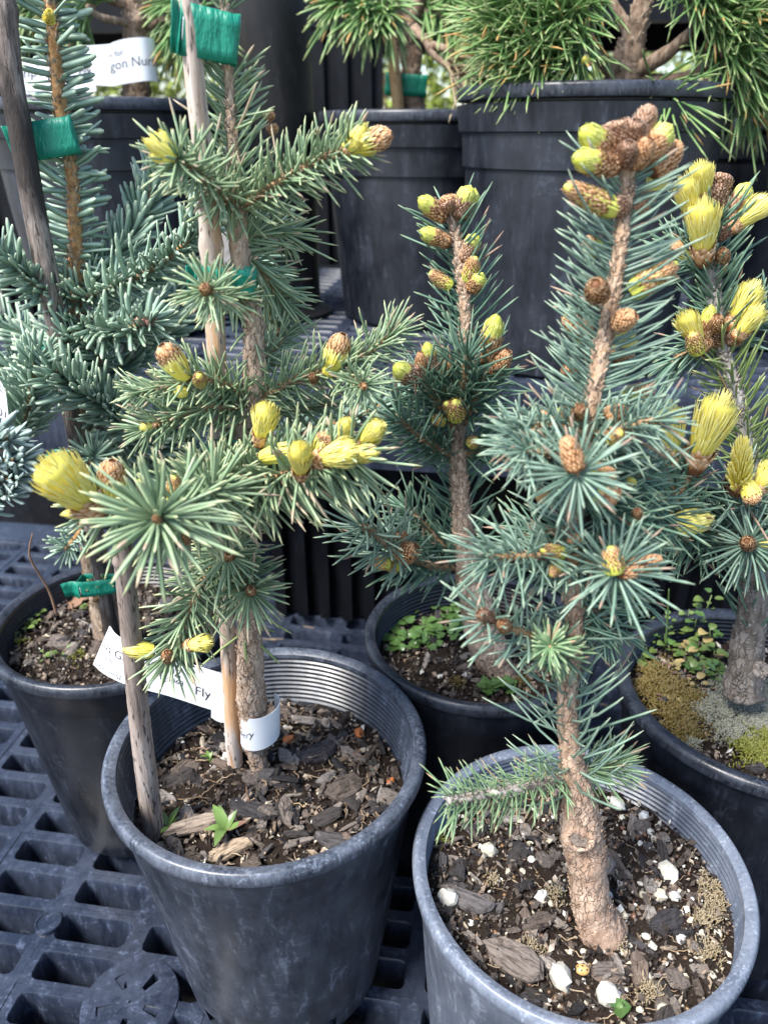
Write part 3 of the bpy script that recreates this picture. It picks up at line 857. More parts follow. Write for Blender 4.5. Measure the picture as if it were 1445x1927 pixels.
BUDS = {}
def bud_variants(kind, count=3):
    out = []
    for i in range(count):
        s, y = MB(), MB(); ymat = 'needle_yellow'; smat = 'bud_scale'
        if kind == 'closed':               # brown scaly bud
            pf = lambda z: max(0.02, ovoid(z, -0.15, 1.03, 0.45))
            core(s, pf, 0, 1, r=0.2); scale_patch(s, pf, -0.02, 0.985, 200, 0.16, 0.12)
        elif kind == 'old':                # weathered sheath
            pf = lambda z: max(0.05, 0.75 + 0.25 * math.sin(z * 3.0)) * (1 if z < 0.8 else max(0.05, math.sqrt(max(0.0, 1 - ((z - 0.8) / 0.21)**2))))
            smat = 'bud_scale_old'
            core(s, pf, 0, 1, r=0.2); scale_patch(s, pf, 0.0, 0.97, 210, 0.15, 0.24)
        elif kind == 'dome':               # sheath with a lime dome of packed needles
            smat = 'bud_scale' if i else 'bud_scale_old'; ymat = 'needle_lime'
            pf = lambda z: 0.72 + 0.25 * min(1, z / 0.5)
            core(s, pf, 0, 0.55, r=0.2); scale_patch(s, pf, 0.0, 0.52, 130, 0.16, 0.20)
            pd = lambda z: max(0.03, 0.95 * (1 if z < 0.72 else math.sqrt(max(0.0, 1 - ((z - 0.72) / 0.285)**2))))
            core(y, pd, 0.42, 0.98, 16, 12, 0.90, 0.2); brush(y, pd, 0.45, (0.58, 1.02), 230, 0.07, 0.07, 0.22, 0.03)
        elif kind == 'brush':              # flaring yellow brush from a small sheath
            pf = lambda z: 0.42 + 0.5 * z
            core(s, pf, 0, 0.2, r=0.2); scale_patch(s, pf, -0.03, 0.15, 56, 0.20, 0.16)
            pd = lambda z: max(0.04, (0.30 + 0.70 * min(1, max(0, z - 0.1) / 0.72) ** 0.9) * (1 if z < 0.86 else math.sqrt(max(0.0, 1 - ((z - 0.86) / 0.22)**2))))
            core(y, pd, 0.12, 0.90, 12, 10, 0.80, 0.5); brush(y, pd, 0.10, (0.45, 1.06), 230, 0.066, 0.13, None, 0.04, depth=0.17)
        elif kind == 'spindle':            # closed pointed yellow bundle
            pf = lambda z: 0.5 + 0.5 * z
            core(s, pf, 0, 0.14, r=0.2); scale_patch(s, pf, -0.03, 0.12, 26, 0.24, 0.10)
            pd = lambda z: max(0.04, ovoid(z, -0.12, 1.02, 0.5))
            core(y, pd, 0.05, 0.92, 12, 10, 0.80, 0.5); brush(y, pd, 0.05, (0.45, 1.05), 120, 0.09, 0.12, None, 0.04, depth=0.18)
        elif kind == 'cap':                # yellow needles pushing off a brown cap
            pd = lambda z: max(0.04, 0.55 + 0.45 * min(1, z / 0.45))
            core(y, pd, 0.02, 0.72, 14, 8, 0.92, 0.4); brush(y, pd, 0.0, (0.55, 0.82), 70, 0.13, 0.16, None, 0.05, depth=0.25)
            pf = lambda z: max(0.04, 0.92 * (1 if z < 0.7 else math.sqrt(max(0.0, 1 - ((z - 0.7) / 0.30)**2))))
            core(s, pf, 0.55, 1.0, r=0.4); scale_patch(s, pf, 0.52, 0.95, 110, 0.18, 0.14, (0.3, 1))
        elif kind == 'half':               # brown scales over lime base and tip
            pf = lambda z: max(0.04, ovoid(z, -0.25, 1.02, 0.42))
            core(y, pf, 0, 1.0, 14, 12, 0.97, 0.7); brush(y, pf, 0.02, (0.3, 1.0), 40, 0.12, 0.02, 0.4, 0.03)
            scale_patch(s, pf, 0.15, 0.88, 150, 0.15, 0.14, (0.3, 1)); ymat = 'needle_lime'
        elif kind == 'open':               # wide open young shoot
            pf = lambda z: 0.3 + 0.2 * z
            core(s, pf, 0, 0.2, r=0.2); scale_patch(s, pf, -0.03, 0.16, 26, 0.2, 0.08)
            B, D, Lh = [], [], []
            ph = 0
            for q in range(170):
                ph += 2.39996; f = q / 170
                z = 0.12 + 0.5 * f; al = R(80 - 62 * f + rng.normal() * 5)
                B.append((0.16*math.cos(ph), 0.16*math.sin(ph), z)); D.append((math.cos(ph)*math.sin(al), math.sin(ph)*math.sin(al), math.cos(al)*0.9)); Lh.append(0.85 * (1 - 0.4*f))
            add_needles(y, B, D, np.array(Lh), 0.10, np.tile((0, 0, 0.12), (170, 1)))
        elif kind == 'fir':                # cluster of small pink buds
            for q in range(5):
                a = q * 1.3; ox, oy = (0.75*math.cos(a), 0.75*math.sin(a)) if q else (0, 0)
                b = MB(); pf = lambda z: max(0.02, 0.45 * ovoid(z, -0.1, 1.0, 0.5))
                core(b, pf, 0, 0.7 + 0.3*(q == 0), 8, 6, 1.0, rng.random())
                scale_patch(b, pf, 0.05, 0.6, 10, 0.2, 0.06)
                for vv, tt, rr in zip(b.v, b.t, b.r): pass
                allv = np.concatenate(b.v) + np.array((ox, oy, 0))
                s.add(allv, b.f, np.concatenate(b.t), np.concatenate(b.r))
            smat = 'bud_fir'
        out.append((s.mesh('bud', M[smat]), y.mesh('young_needles', M[ymat]) if y.n else None))
    return out
for kd in ('closed', 'old', 'dome', 'brush', 'spindle', 'cap', 'half', 'open', 'fir'):
    BUDS[kd] = bud_variants(kd)

def bud(tree, kind, a, b, w, Y, dY=0.0):
    """bud from pixel a to pixel b, w pixels wide, base at distance Y, tip at Y + dY"""
    p0 = P(a[0], a[1], Y); p1 = P(b[0], b[1], Y + dY)
    ax = p1 - p0; L = ax.length
    if L < 1e-6: return
    rad = w * 0.5 * px(p0)
    q = ax.to_track_quat('Z', 'Y').to_matrix().to_4x4() @ Matrix.Rotation(random.random() * 6.28, 4, 'Z')
    Mx = Matrix.Translation(p0) @ q @ Matrix.Diagonal((rad, rad, L, 1))
    s, y = BUDS[kind][random.randrange(3)]
    o = bpy.data.objects.new('bud', s); link(o, tree); o.matrix_basis = Mx
    if y is not None:
        c = bpy.data.objects.new('young_needles', y); COL.objects.link(c); c.parent = o
    return o

# ------------------------------------------------------------------ spruce in the charcoal pot (staked, yellow new shoots)
def tree_root(name, u, v, Y, label, cat='tree', group=None):
    o = empty(name, tuple(P(u, v, Y))); tag(o, label, cat, group); return o
GS = 'young potted spruces'
T1 = tree_root('spruce_tree', 492, 1468, 0.3215, 'young green spruce tied to a cane in the charcoal pot, yellow-tipped needles', 'tree', GS)
_, _, t1 = trunk(T1, [(494,1470,.3215,20.6),(484,1420,.322,18.1),(476,1360,.322,23.2),(476,1325,.322,28.4),(473,1280,.322,24.9),(470,1200,.322,22.4),(462,1110,.323,19.8),
             (440,1030,.324,18.9),(430,950,.325,18.9),(440,870,.325,19.8),(462,800,.325,21.5),(482,740,.326,24.9),(480,680,.326,21.5),(478,610,.327,18.1),(462,540,.328,17.2),(450,470,.328,18.1),
             (447,400,.329,18.1),(443,330,.330,12.0),(436,240,.330,10.3),(430,130,.331,8.6),(424,20,.332,7.7),(420,-60,.333,6.9)], 'bark_spruce', 110, 16, 900)
ND = 'needle_green'
def lead(tree, tr, pts, nl, mat, **kw): return shoot(tree, pts, nl, mat, twig=False, parent=tr, tip=0, rpx=(13, 9), **kw)
# leader
lead(T1, t1, [(443,375,.3295),(437,260,.330),(431,130,.331)], 74, ND, n=190, ang=(62, 11), wpx=5.2, avoid=(0, -1, -.3), avoid_t=0.7)
lead(T1, t1, [(424,16,.332),(420,-60,.333)], 70, ND, n=70, ang=(50, 12), wpx=5.2)
# upper whorl
shoot(T1, [(452,392,.329),(520,345,.325),(590,305,.321),(660,276,.318)], 72, ND, n=210, rpx=(8,5), ang=(66,11), wpx=5.6)
bud(T1, 'cap', (648,282), (736,253), 40, .317, -.004); bud(T1, 'spindle', (652,284), (690,232), 26, .316, -.004); bud(T1,'brush',(650,288),(676,262),26,.314,-.004)
shoot(T1, [(440,385,.328),(395,345,.312),(355,312,.300),(332,298,.294)], 74, ND, n=150, rpx=(8,5), ang=(72,14), tip=26, wpx=5.8, tipang=(20,85))
bud(T1, 'spindle', (332,300), (270,262), 26, .293, -.006); bud(T1, 'spindle', (330,300), (302,244), 24, .294, -.003); bud(T1, 'spindle', (330,298), (284,248), 28, .294, -.004); bud(T1,'spindle',(324,302),(280,292),20,.292,-.003)
shoot(T1, [(450,470,.330),(500,520,.340),(535,575,.348)], 77, ND, n=120, rpx=(6,4), ang=(52,12), tip=16)
shoot(T1, [(450,455,.332),(505,430,.345),(545,440,.352)], 70, ND, n=80, rpx=(6,4), ang=(55,12), tip=10)
bud(T1,'closed',(505,250),(522,236),18,.345); bud(T1,'closed',(500,225),(516,212),16,.345)
# tuft over the middle tie, pointing at the viewer
shoot(T1, [(452,560,.326),(420,556,.308),(387,545,.290)], 69, ND, n=95, rpx=(7,5), ang=(74,14), tip=24, tipang=(30,95), wpx=5.4, upbend=-.06)
bud(T1,'closed',(390,548),(386,540),22,.289,-.006)
# whorl at mid height
shoot(T1, [(472,752,.325),(420,722,.318),(350,706,.310)], 58, ND, n=110, rpx=(7,5), ang=(62,12))
shoot(T1, [(360,720,.311),(310,728,.308),(258,737,.305)], 48, ND, n=75, rpx=(5,3), ang=(55,12), wpx=4.6)
bud(T1,'cap',(350,712),(305,650),42,.309,-.004); bud(T1,'half',(378,722),(375,706),24,.305,-.008); bud(T1,'spindle',(352,738),(328,736),22,.306,-.003)
shoot(T1, [(468,775,.325),(400,765,.315),(330,785,.308),(275,806,.302)], 63, ND, n=170, rpx=(7,4), ang=(58,12))
bud(T1,'brush',(296,800),(264,806),18,.301,-.003)
shoot(T1, [(492,752,.325),(550,718,.320),(625,694,.316)], 63, ND, n=125, rpx=(8,5), ang=(60,12))
bud(T1,'cap',(618,704),(646,630),40,.315,-.003); bud(T1,'closed',(592,716),(587,706),18,.312,-.006)
shoot(T1, [(625,695,.316),(690,665,.318),(745,622,.320)], 58, ND, n=105, rpx=(6,4), ang=(55,13), tip=14, wpx=4.8)
shoot(T1, [(640,700,.316),(665,715,.305),(685,726,.295)], 58, ND, n=45, rpx=(6,4), ang=(70,14), tip=18, tipang=(35,95), wpx=4.8)
bud(T1,'closed',(682,724),(686,730),14,.294,-.004)
shoot(T1, [(480,690,.330),(520,650,.340),(535,630,.345)], 58, ND, n=60, rpx=(5,3), ang=(55,12)); bud(T1,'closed',(524,632),(532,618),16,.343)
shoot(T1, [(490,770,.328),(560,770,.336),(620,760,.342)], 53, ND, n=70, rpx=(5,3), ang=(58,12))
# low front whorl: the big star at the viewer and the long shoot to the other side
shoot(T1, [(440,900,.322),(395,925,.290),(345,955,.255),(296,978,.226)], 113, ND, n=150, rpx=(7.5,5.5), ang=(72,14), tip=52, tipang=(30,100), wpx=7.8, upbend=-.05)
bud(T1,'closed',(300,980),(291,974),16,.223,-.004)
shoot(T1, [(445,895,.320),(400,930,.292),(330,945,.272),(200,958,.258)], 91, ND, n=150, rpx=(8,6), ang=(68,14), wpx=6.6, upbend=-.08)
bud(T1,'brush',(190,966),(84,866),92,.252,-.010); bud(T1,'spindle',(170,962),(116,968),22,.252,-.004)
bud(T1,'cap',(208,950),(212,868),46,.255,-.002); bud(T1,'dome',(274,935),(270,896),24,.258); bud(T1,'half',(330,945),(328,894),28,.256)
bud(T1,'closed',(345,1022),(352,1008),20,.242,-.006); bud(T1,'closed',(240,965),(244,952),18,.25)
shoot(T1, [(440,900,.320),(480,905,.292),(560,885,.278),(660,858,.272)], 104, ND, n=330, rpx=(8,6), ang=(66,13), wpx=7.0, upbend=-.10)
shoot(T1, [(425,920,.310),(420,912,.290),(400,930,.262)], 101, ND, n=90, rpx=(7,5), ang=(74,14), tip=26, tipang=(35,95), wpx=6.6, upbend=-.05)
bud(T1,'brush',(490,838),(504,760),50,.290,-.006); bud(T1,'spindle',(490,862),(578,842),36,.285,-.006)
bud(T1,'brush',(566,900),(566,838),46,.262,-.012); bud(T1,'brush',(588,868),(672,846),56,.262,-.008); bud(T1,'cap',(598,850),(622,818),38,.275)
bud(T1,'brush',(640,835),(656,788),30,.275,-.003); bud(T1,'brush',(668,840),(720,796),40,.276,-.004); bud(T1,'spindle',(664,856),(714,850),34,.272,-.004)
bud(T1,'spindle',(700,835),(716,818),18,.279)
# skirt under the star
shoot(T1, [(440,1010,.322),(432,1035,.305),(430,1046,.292)], 74, ND, n=60, rpx=(6,5), ang=(74,14), tip=22, tipang=(35,95), wpx=5.4)
bud(T1,'closed',(432,1048),(430,1040),22,.290,-.006)
shoot(T1, [(430,1040,.320),(385,1090,.300),(352,1160,.288),(322,1235,.280)], 74, ND, n=200, rpx=(6.5,4.5), ang=(62,13), wpx=5.4, tip=14)
bud(T1,'spindle',(292,1224),(232,1222),32,.277,-.004); bud(T1,'brush',(346,1216),(398,1208),34,.276,-.004); bud(T1,'closed',(318,1242),(314,1228),22,.274,-.006)
shoot(T1, [(435,1055,.320),(450,1085,.305),(472,1112,.292)], 77, ND, n=90, rpx=(6.5,5), ang=(62,15), tip=26, tipang=(25,90), wpx=5.4)
bud(T1,'closed',(474,1116),(472,1106),18,.290,-.005)
lead(T1, t1, [(440,1030,.324),(470,1210,.322)], 86, 'needle_fresh', n=16, ang=(60, 20), wpx=4.8)
lead(T1, t1, [(478,610,.327),(484,740,.326)], 53, ND, n=22, ang=(60, 20), wpx=4.6)
lead(T1, t1, [(445,870,.325),(468,790,.325)], 62, 'needle_fresh', n=26, ang=(60, 20), wpx=4.6)
lead(T1, t1, [(450,470,.328),(447,390,.329)], 53, ND, n=30, ang=(50, 20), wpx=4.6)

# ------------------------------------------------------------------ spruce in the grey pot
T2 = tree_root('spruce_tree', 1110, 1738, 0.231, 'blue-green spruce in the pale grey pot, brown scaly buds up its stem', 'tree', GS)
_, _, t2 = trunk(T2, [(1134,1756,.229,45.0),(1114,1705,.230,37.8),(1104,1640,.231,34.2),(1097,1580,.232,40),(1092,1545,.233,35),(1088,1500,.234,27.9),(1078,1440,.236,23.4),(1070,1380,.238,18.9),
             (1068,1290,.241,18.0),(1080,1190,.245,17.1),(1076,1100,.248,15.3),(1079,1000,.251,14.4),(1086,900,.255,15.3),(1104,800,.259,15.3),(1124,700,.263,15.3),(1141,610,.267,14.4),
             (1160,510,.270,13.5),(1171,420,.273,13.5),(1179,340,.276,13.5),(1181,262,.279,12.6)], 'bark_spruce_tan', 110, 18, 900, (0.14, 80, 1.2))
ND = 'needle_blue'
lead(T2, t2, [(1110,790,.2585),(1142,610,.267),(1168,440,.2725),(1180,330,.2765)], 120, ND, n=330, ang=(72, 6), wpx=5.4, taper=0.12, bend=.16, avoid=(0, -1, -.3), avoid_t=0.62)
lead(T2, t2, [(1079,1010,.251),(1086,900,.255),(1108,790,.2585)], 104, ND, n=100, ang=(68, 14), wpx=5.2, avoid=(0, -1, -.3), avoid_t=0.4)
lead(T2, t2, [(1068,1290,.241),(1080,1190,.245),(1076,1100,.248),(1079,1010,.251)], 100, ND, n=84, ang=(68, 16), wpx=5.2, avoid=(0, -1, -.3), avoid_t=0.4)
lead(T2, t2, [(1082,1490,.2345),(1070,1380,.238),(1068,1280,.241)], 118, ND, n=74, ang=(68, 14), wpx=5.2, upbend=.22)
# crown of buds on the leader
for kd, a, b, w, Y, dY in (
    ('old',(1178,278),(1170,224),38,.278,0),('old',(1188,266),(1226,202),34,.280,.002),('old',(1165,275),(1142,236),34,.281,.004),('old',(1190,280),(1198,226),34,.276,-.003),
    ('dome',(1162,290),(1092,244),42,.276,-.006),('dome',(1162,315),(1078,296),42,.273,-.006),('dome',(1205,300),(1262,236),46,.279,.002),('closed',(1222,330),(1278,272),46,.283,.002),
    ('closed',(1190,314),(1224,262),38,.274,-.004),('old',(1172,312),(1184,268),32,.272,-.004),
    ('half',(1158,395),(1062,350),40,.272,-.004),('brush',(1212,385),(1246,318),40,.283,.004),('old',(1178,400),(1150,380),34,.272,0),('old',(1196,400),(1214,375),30,.276,0),
    ('half',(1185,550),(1274,494),40,.270,-.002),('closed',(1126,560),(1120,534),42,.262,-.008),('closed',(1152,610),(1196,594),38,.262,-.004),
    ('half',(1130,470),(1100,452),36,.286,.006),('half',(1100,640),(1062,590),34,.284,.004),('closed',(1115,625),(1080,612),30,.280,.002),('brush',(1150,680),(1188,626),44,.286,.004),
    ('half',(1180,750),(1230,728),34,.280,.002),('brush',(1160,760),(1200,736),34,.283,.002),('closed',(1092,782),(1090,766),30,.256,-.006),('closed',(1140,785),(1180,764),32,.256,-.002),
    ('closed',(1140,825),(1172,816),30,.250,-.004),('closed',(1050,790),(1012,782),26,.266,.002),('half',(1090,800),(1052,768),36,.270,0),
    ('closed',(1168,660),(1192,690),26,.28,0),('closed',(1080,705),(1060,690),30,.284,0)):
    bud(T2, kd, a, b, w, Y, dY)
# first whorl
shoot(T2, [(1096,860,.254),(1090,880,.238),(1085,892,.222)], 104, ND, n=48, rpx=(8,7), ang=(78,13), tip=34, tipang=(45,100), wpx=6.4, bend=-.05)
bud(T2,'closed',(1086,888),(1064,822),38,.220,.004)
shoot(T2, [(1096,815,.257),(1040,800,.252),(1005,808,.246),(978,836,.240)], 77, ND, n=110, rpx=(7,4), ang=(62,14), wpx=5.0)
shoot(T2, [(1090,850,.256),(1030,860,.250),(1000,842,.246),(972,812,.246)], 76, ND, n=94, rpx=(7,4), ang=(60,14), wpx=5.0)
shoot(T2, [(1085,860,.252),(1040,855,.240),(1005,852,.234),(985,848,.230)], 77, ND, n=68, rpx=(6,4), ang=(60,14), wpx=5.2, upbend=-.1)
shoot(T2, [(1112,820,.258),(1160,812,.252),(1205,795,.248),(1240,792,.246)], 86, ND, n=102, rpx=(7,5), ang=(58,14), wpx=5.2, upbend=-.12)
shoot(T2, [(1100,850,.258),(1160,880,.262),(1220,900,.266)], 88, 'needle_deep', n=94, rpx=(7,4), ang=(62,14), wpx=5.0)
shoot(T2, [(1090,900,.255),(1150,920,.258),(1215,950,.262),(1250,975,.265)], 86, 'needle_deep', n=144, rpx=(7,4), ang=(60,15), wpx=4.8)
shoot(T2, [(1090,930,.254),(1140,955,.250),(1190,990,.246)], 81, 'needle_deep', n=94, rpx=(6,4), ang=(62,15), wpx=4.8)
for kd, a, b, w, Y, dY in (('half',(1110,880),(1150,892),28,.240,0),('half',(1120,930),(1150,945),32,.242,-.003),('half',(1035,935),(1008,930),28,.240,0),('closed',(1140,895),(1158,888),24,.238,0),
    ('closed',(1160,915),(1140,952),28,.236,-.003),('brush',(1180,915),(1192,900),22,.252,0),('half',(1150,830),(1168,812),28,.243,-.004),('closed',(1200,975),(1198,960),20,.243,-.004)):
    bud(T2, kd, a, b, w, Y, dY)
# second whorl
shoot(T2, [(1072,1050,.250),(1030,1046,.240),(980,1046,.233),(916,1050,.228)], 92, ND, n=128, rpx=(7,5), ang=(64,13), wpx=5.4, upbend=-.06)
bud(T2,'half',(1058,1042),(1018,1034),28,.238,-.003); bud(T2,'half',(1052,1060),(1034,1084),24,.238,-.003); bud(T2,'closed',(1075,1025),(1092,1008),24,.242); bud(T2,'closed',(1066,1058),(1092,1048),20,.242)
shoot(T2, [(1085,1040,.250),(1125,1060,.236),(1160,1078,.222)], 107, ND, n=53, rpx=(8,6), ang=(76,13), tip=34, tipang=(40,98), wpx=6.2, bend=-.04)
bud(T2,'half',(1156,1078),(1148,1028),38,.220,.002); bud(T2,'closed',(1160,1080),(1240,1052),34,.221,.006)
shoot(T2, [(1080,1010,.252),(1140,1020,.256),(1200,1030,.262)], 88, 'needle_deep', n=85, rpx=(6,4), ang=(62,14), wpx=4.8)
shoot(T2, [(1078,1100,.249),(1130,1100,.254),(1180,1105,.260)], 84, 'needle_deep', n=85, rpx=(6,4), ang=(60,14), wpx=4.8)
shoot(T2, [(1076,1130,.247),(1120,1150,.250),(1150,1180,.252)], 79, 'needle_deep', n=60, rpx=(6,4), ang=(60,14), wpx=4.8)
shoot(T2, [(1076,1000,.252),(1030,1000,.262),(985,1010,.270)], 79, 'needle_deep', n=60, rpx=(6,4), ang=(60,14), wpx=4.8)
# third whorl
shoot(T2, [(1062,1232,.243),(1010,1200,.232),(950,1178,.226),(910,1160,.222)], 86, ND, n=71, rpx=(6,5), ang=(62,15), wpx=5.8)
bud(T2,'closed',(952,1182),(944,1172),26,.222,-.005); bud(T2,'old',(926,1168),(902,1152),24,.221,-.003)
shoot(T2, [(1070,1240,.243),(1050,1225,.232),(1034,1216,.222)], 52, 'needle_mid', n=70, rpx=(7,6), ang=(80,16), tip=46, tipang=(20,95), wpx=5.6, bend=-.30)
shoot(T2, [(1076,1180,.245),(1110,1170,.250),(1150,1165,.255)], 74, 'needle_deep', n=51, rpx=(6,4), ang=(60,14), wpx=4.8)
# lowest twigs
shoot(T2, [(1062,1462,.235),(990,1480,.226),(920,1494,.219),(842,1506,.213)], 64, 'needle_mid', n=190, rpx=(9,8), ang=(66,12), wpx=3.4, upbend=-.1, bark='bark_grey', tip=0)
shoot(T2, [(1088,1450,.236),(1130,1446,.240),(1165,1436,.244)], 60, 'needle_mid', n=100, rpx=(5,4), ang=(60,14), wpx=3.4)
# pruning scars on the graft
for (u, v, w, Y, core_m) in ((1090,1580,24,.2245,'callus'),(1112,1550,13,.2275,'resin')):
    c = P(u, v, Y); s = px(c)
    d = Vector((-0.15 if w > 20 else 0.25, -0.80, 0.50)); q = d.to_track_quat('Z', 'Y').to_matrix()
    for nm, mt, pf in (('pruning_scar', 'bark_spruce_tan', [(0.72, -0.3), (0.80, 0.35), (0.95, 0.5), (1.15, 0.1), (1.4, -1.2)]), ('scar_wood', core_m, [(0.001, -0.25), (0.3, -0.05), (0.45, -0.35), (0.6, -0.1), (0.74, -0.4)])):
        b = MB(); b.lathe([(r*w*s, z*w*s*0.3) for r, z in pf], 24)
        b.v = [np.array([tuple(c + q @ Vector((p[0]*(1 + .25*mnoise.noise(Vector(p)*500)), p[1]*(.8 + .2*mnoise.noise(Vector(p)*400)), p[2]))) for p in a]) + rng.normal(size=a.shape)*0.00022 for a in b.v]
        b.build(nm, M[mt], T2)

# ------------------------------------------------------------------ spruce behind, in the liverwort pot
T3 = tree_root('spruce_tree', 922, 1262, 0.4, 'slender dark green spruce with bent trunk in the liverwort pot', 'tree', GS)
_, _, t3 = trunk(T3, [(945,1275,.402,30),(925,1235,.404,33),(902,1165,.408,31),(886,1100,.412,26),(876,1040,.414,20),(868,960,.416,18),(862,880,.418,16),(860,800,.420,17),(866,720,.422,14),
             (876,640,.424,12),(875,570,.426,11),(864,490,.428,10),(854,430,.430,10),(847,385,.432,11)], 'bark_spruce', 90, 14, 700)
ND = 'needle_deep'
lead(T3, t3, [(862,800,.420),(875,620,.424),(866,500,.428),(852,420,.430)], 80, ND, n=240, ang=(52, 9), wpx=4.6, avoid=(0, -1, -.3), avoid_t=0.6)
lead(T3, t3, [(874,1060,.413),(864,920,.417),(861,800,.420)], 86, ND, n=190, ang=(48, 9), wpx=4.6, avoid=(0, -1, -.3), avoid_t=0.5)
for kd, a, b, w, Y, dY in (
    ('closed',(846,392),(842,366),34,.430,0),('old',(846,400),(836,380),30,.427,0),('dome',(838,412),(788,372),30,.428,-.003),('dome',(858,410),(886,350),34,.430,-.002),('dome',(868,412),(894,356),30,.434,.003),
    ('dome',(846,458),(790,434),28,.427,-.003),('dome',(868,492),(898,440),30,.428,0),('half',(880,528),(894,482),30,.426,-.003),('dome',(884,548),(908,514),30,.424,-.002),('half',(848,540),(808,512),26,.428,0),
    ('dome',(914,684),(934,592),36,.414,-.004),('closed',(926,706),(956,660),34,.412,-.002),('old',(918,700),(908,650),30,.416,0),('closed',(905,690),(905,660),24,.418,0),
    ('dome',(786,722),(742,686),34,.408,-.003),('closed',(792,702),(792,662),22,.410,0),('dome',(816,700),(802,644),24,.411,0),('closed',(836,706),(846,676),20,.412,0),('old',(800,715),(778,690),26,.409,0),
    ('half',(858,786),(858,754),36,.405,-.006),('half',(848,772),(838,758),20,.404,-.004),('half',(836,792),(812,790),22,.408,-.002),('half',(884,836),(898,826),24,.408,-.003),('dome',(858,690),(862,668),16,.42,.002)):
    bud(T3, kd, a, b, w, Y, dY)
shoot(T3, [(850,800,.418),(825,760,.413),(792,708,.408)], 76, ND, n=80, rpx=(6,6), ang=(56,12), wpx=4.6, tip=0)
shoot(T3, [(848,780,.418),(838,740,.414),(826,700,.411)], 66, ND, n=50, rpx=(5,5), ang=(50,12), wpx=4.6, tip=0)
shoot(T3, [(872,798,.418),(892,750,.414),(920,690,.412)], 84, ND, n=100, rpx=(6,6), ang=(56,12), wpx=4.6, tip=0)
shoot(T3, [(866,770,.416),(872,720,.408),(880,670,.404)], 84, ND, n=60, rpx=(5,4), ang=(48,12), wpx=4.6, tip=8)
shoot(T3, [(852,858,.418),(800,830,.410),(748,788,.404)], 72, ND, n=120, rpx=(6,4), ang=(52,12), wpx=4.6)
shoot(T3, [(872,855,.418),(930,836,.414),(990,820,.412)], 76, ND, n=110, rpx=(6,4), ang=(52,12), wpx=4.6)
shoot(T3, [(852,1068,.413),(800,1062,.405),(760,1052,.398)], 66, ND, n=80, rpx=(7,6), ang=(66,12), wpx=4.6, tip=0)
shoot(T3, [(772,1056,.400),(745,1035,.388),(680,988,.372)], 88, 'needle_blue', n=90, rpx=(7,6), ang=(68,15), wpx=5.0, tip=10)
shoot(T3, [(850,1040,.414),(800,990,.418),(770,960,.42)], 66, ND, n=60, rpx=(5,4), ang=(52,12), wpx=4.4)
bud(T3,'closed',(752,1050),(784,1030),36,.384,-.004); bud(T3,'closed',(758,1018),(752,1000),24,.388); bud(T3,'half',(735,1062),(700,1058),22,.386); bud(T3,'half',(752,1064),(728,1070),20,.388)

# ------------------------------------------------------------------ spruce at the picture edge, in the mossy pot
T4 = tree_root('spruce_tree', 1395, 1300, 0.352, 'grey-barked spruce with long lemon yellow shoots in the mossy pot', 'tree', GS)
_, _, t4 = trunk(T4, [(1398,1308,.350,36),(1402,1250,.352,31),(1414,1160,.354,26),(1420,1080,.356,23),(1424,1000,.358,22),(1420,920,.360,16),(1405,840,.362,14),(1388,760,.364,13),
             (1370,690,.366,13),(1352,630,.368,13),(1345,560,.370,12),(1338,480,.372,11),(1343,410,.374,10),(1350,350,.376,11)], 'bark_grey', 90, 14, 600)
ND = 'needle_deep'
lead(T4, t4, [(1352,630,.368),(1340,500,.372),(1345,400,.374)], 84, ND, n=120, ang=(56, 11), wpx=5.0)
lead(T4, t4, [(1418,900,.361),(1388,760,.364),(1354,640,.368)], 82, 'needle_fresh', n=130, ang=(52, 12), wpx=4.8)
lead(T4, t4, [(1410,1190,.354),(1420,1080,.356),(1422,980,.358)], 96, ND, n=60, ang=(46, 12), wpx=6.0)
for kd, a, b, w, Y, dY in (
    ('brush',(1322,382),(1316,304),50,.374,-.003),('brush',(1305,420),(1284,334),46,.370,-.004),('brush',(1322,496),(1322,374),62,.366,-.006),('old',(1346,370),(1362,326),34,.376,0),('old',(1348,400),(1345,345),34,.374,0),
    ('dome',(1362,414),(1410,344),32,.376,0),('brush',(1366,436),(1448,372),46,.372,-.003),('closed',(1360,492),(1358,470),24,.366,-.005),('old',(1362,450),(1352,425),28,.370,0),('cap',(1310,490),(1262,456),26,.374,.002),
    ('brush',(1322,664),(1284,586),44,.364,-.004),('dome',(1322,640),(1338,574),26,.364,-.002),('closed',(1348,622),(1348,594),26,.362,-.004),('brush',(1370,620),(1424,530),52,.366,-.003),('brush',(1382,640),(1432,574),44,.362,-.004),
    ('half',(1312,664),(1302,626),30,.358,-.003),('closed',(1330,655),(1322,630),26,.364,0),('old',(1352,650),(1340,612),30,.366,0),('old',(1374,650),(1388,620),28,.364,0),
    ('brush',(1268,880),(1256,760),54,.330,-.002),('brush',(1302,886),(1362,742),72,.328,-.004),
    ('open',(1388,928),(1396,838),52,.328,-.012),('brush',(1418,930),(1462,868),46,.332,0),('cap',(1404,905),(1418,948),32,.322,-.004),('old',(1378,930),(1390,900),40,.333,0),
    ('spindle',(1262,988),(1342,974),44,.322,-.002),('cap',(1240,966),(1238,934),24,.318,-.004),('closed',(1408,1026),(1404,1018),26,.315,-.006),('cap',(1424,1024),(1448,1022),20,.318,0)):
    bud(T4, kd, a, b, w, Y, dY)
shoot(T4, [(1420,1000,.357),(1340,1005,.345),(1270,960,.332),(1300,890,.328)], 86, ND, n=150, rpx=(7,6), ang=(60,14), wpx=4.8, tip=0)
shoot(T4, [(1340,1005,.345),(1290,1010,.338),(1220,1000,.332)], 82, ND, n=120, rpx=(6,4), ang=(62,14), wpx=4.8)
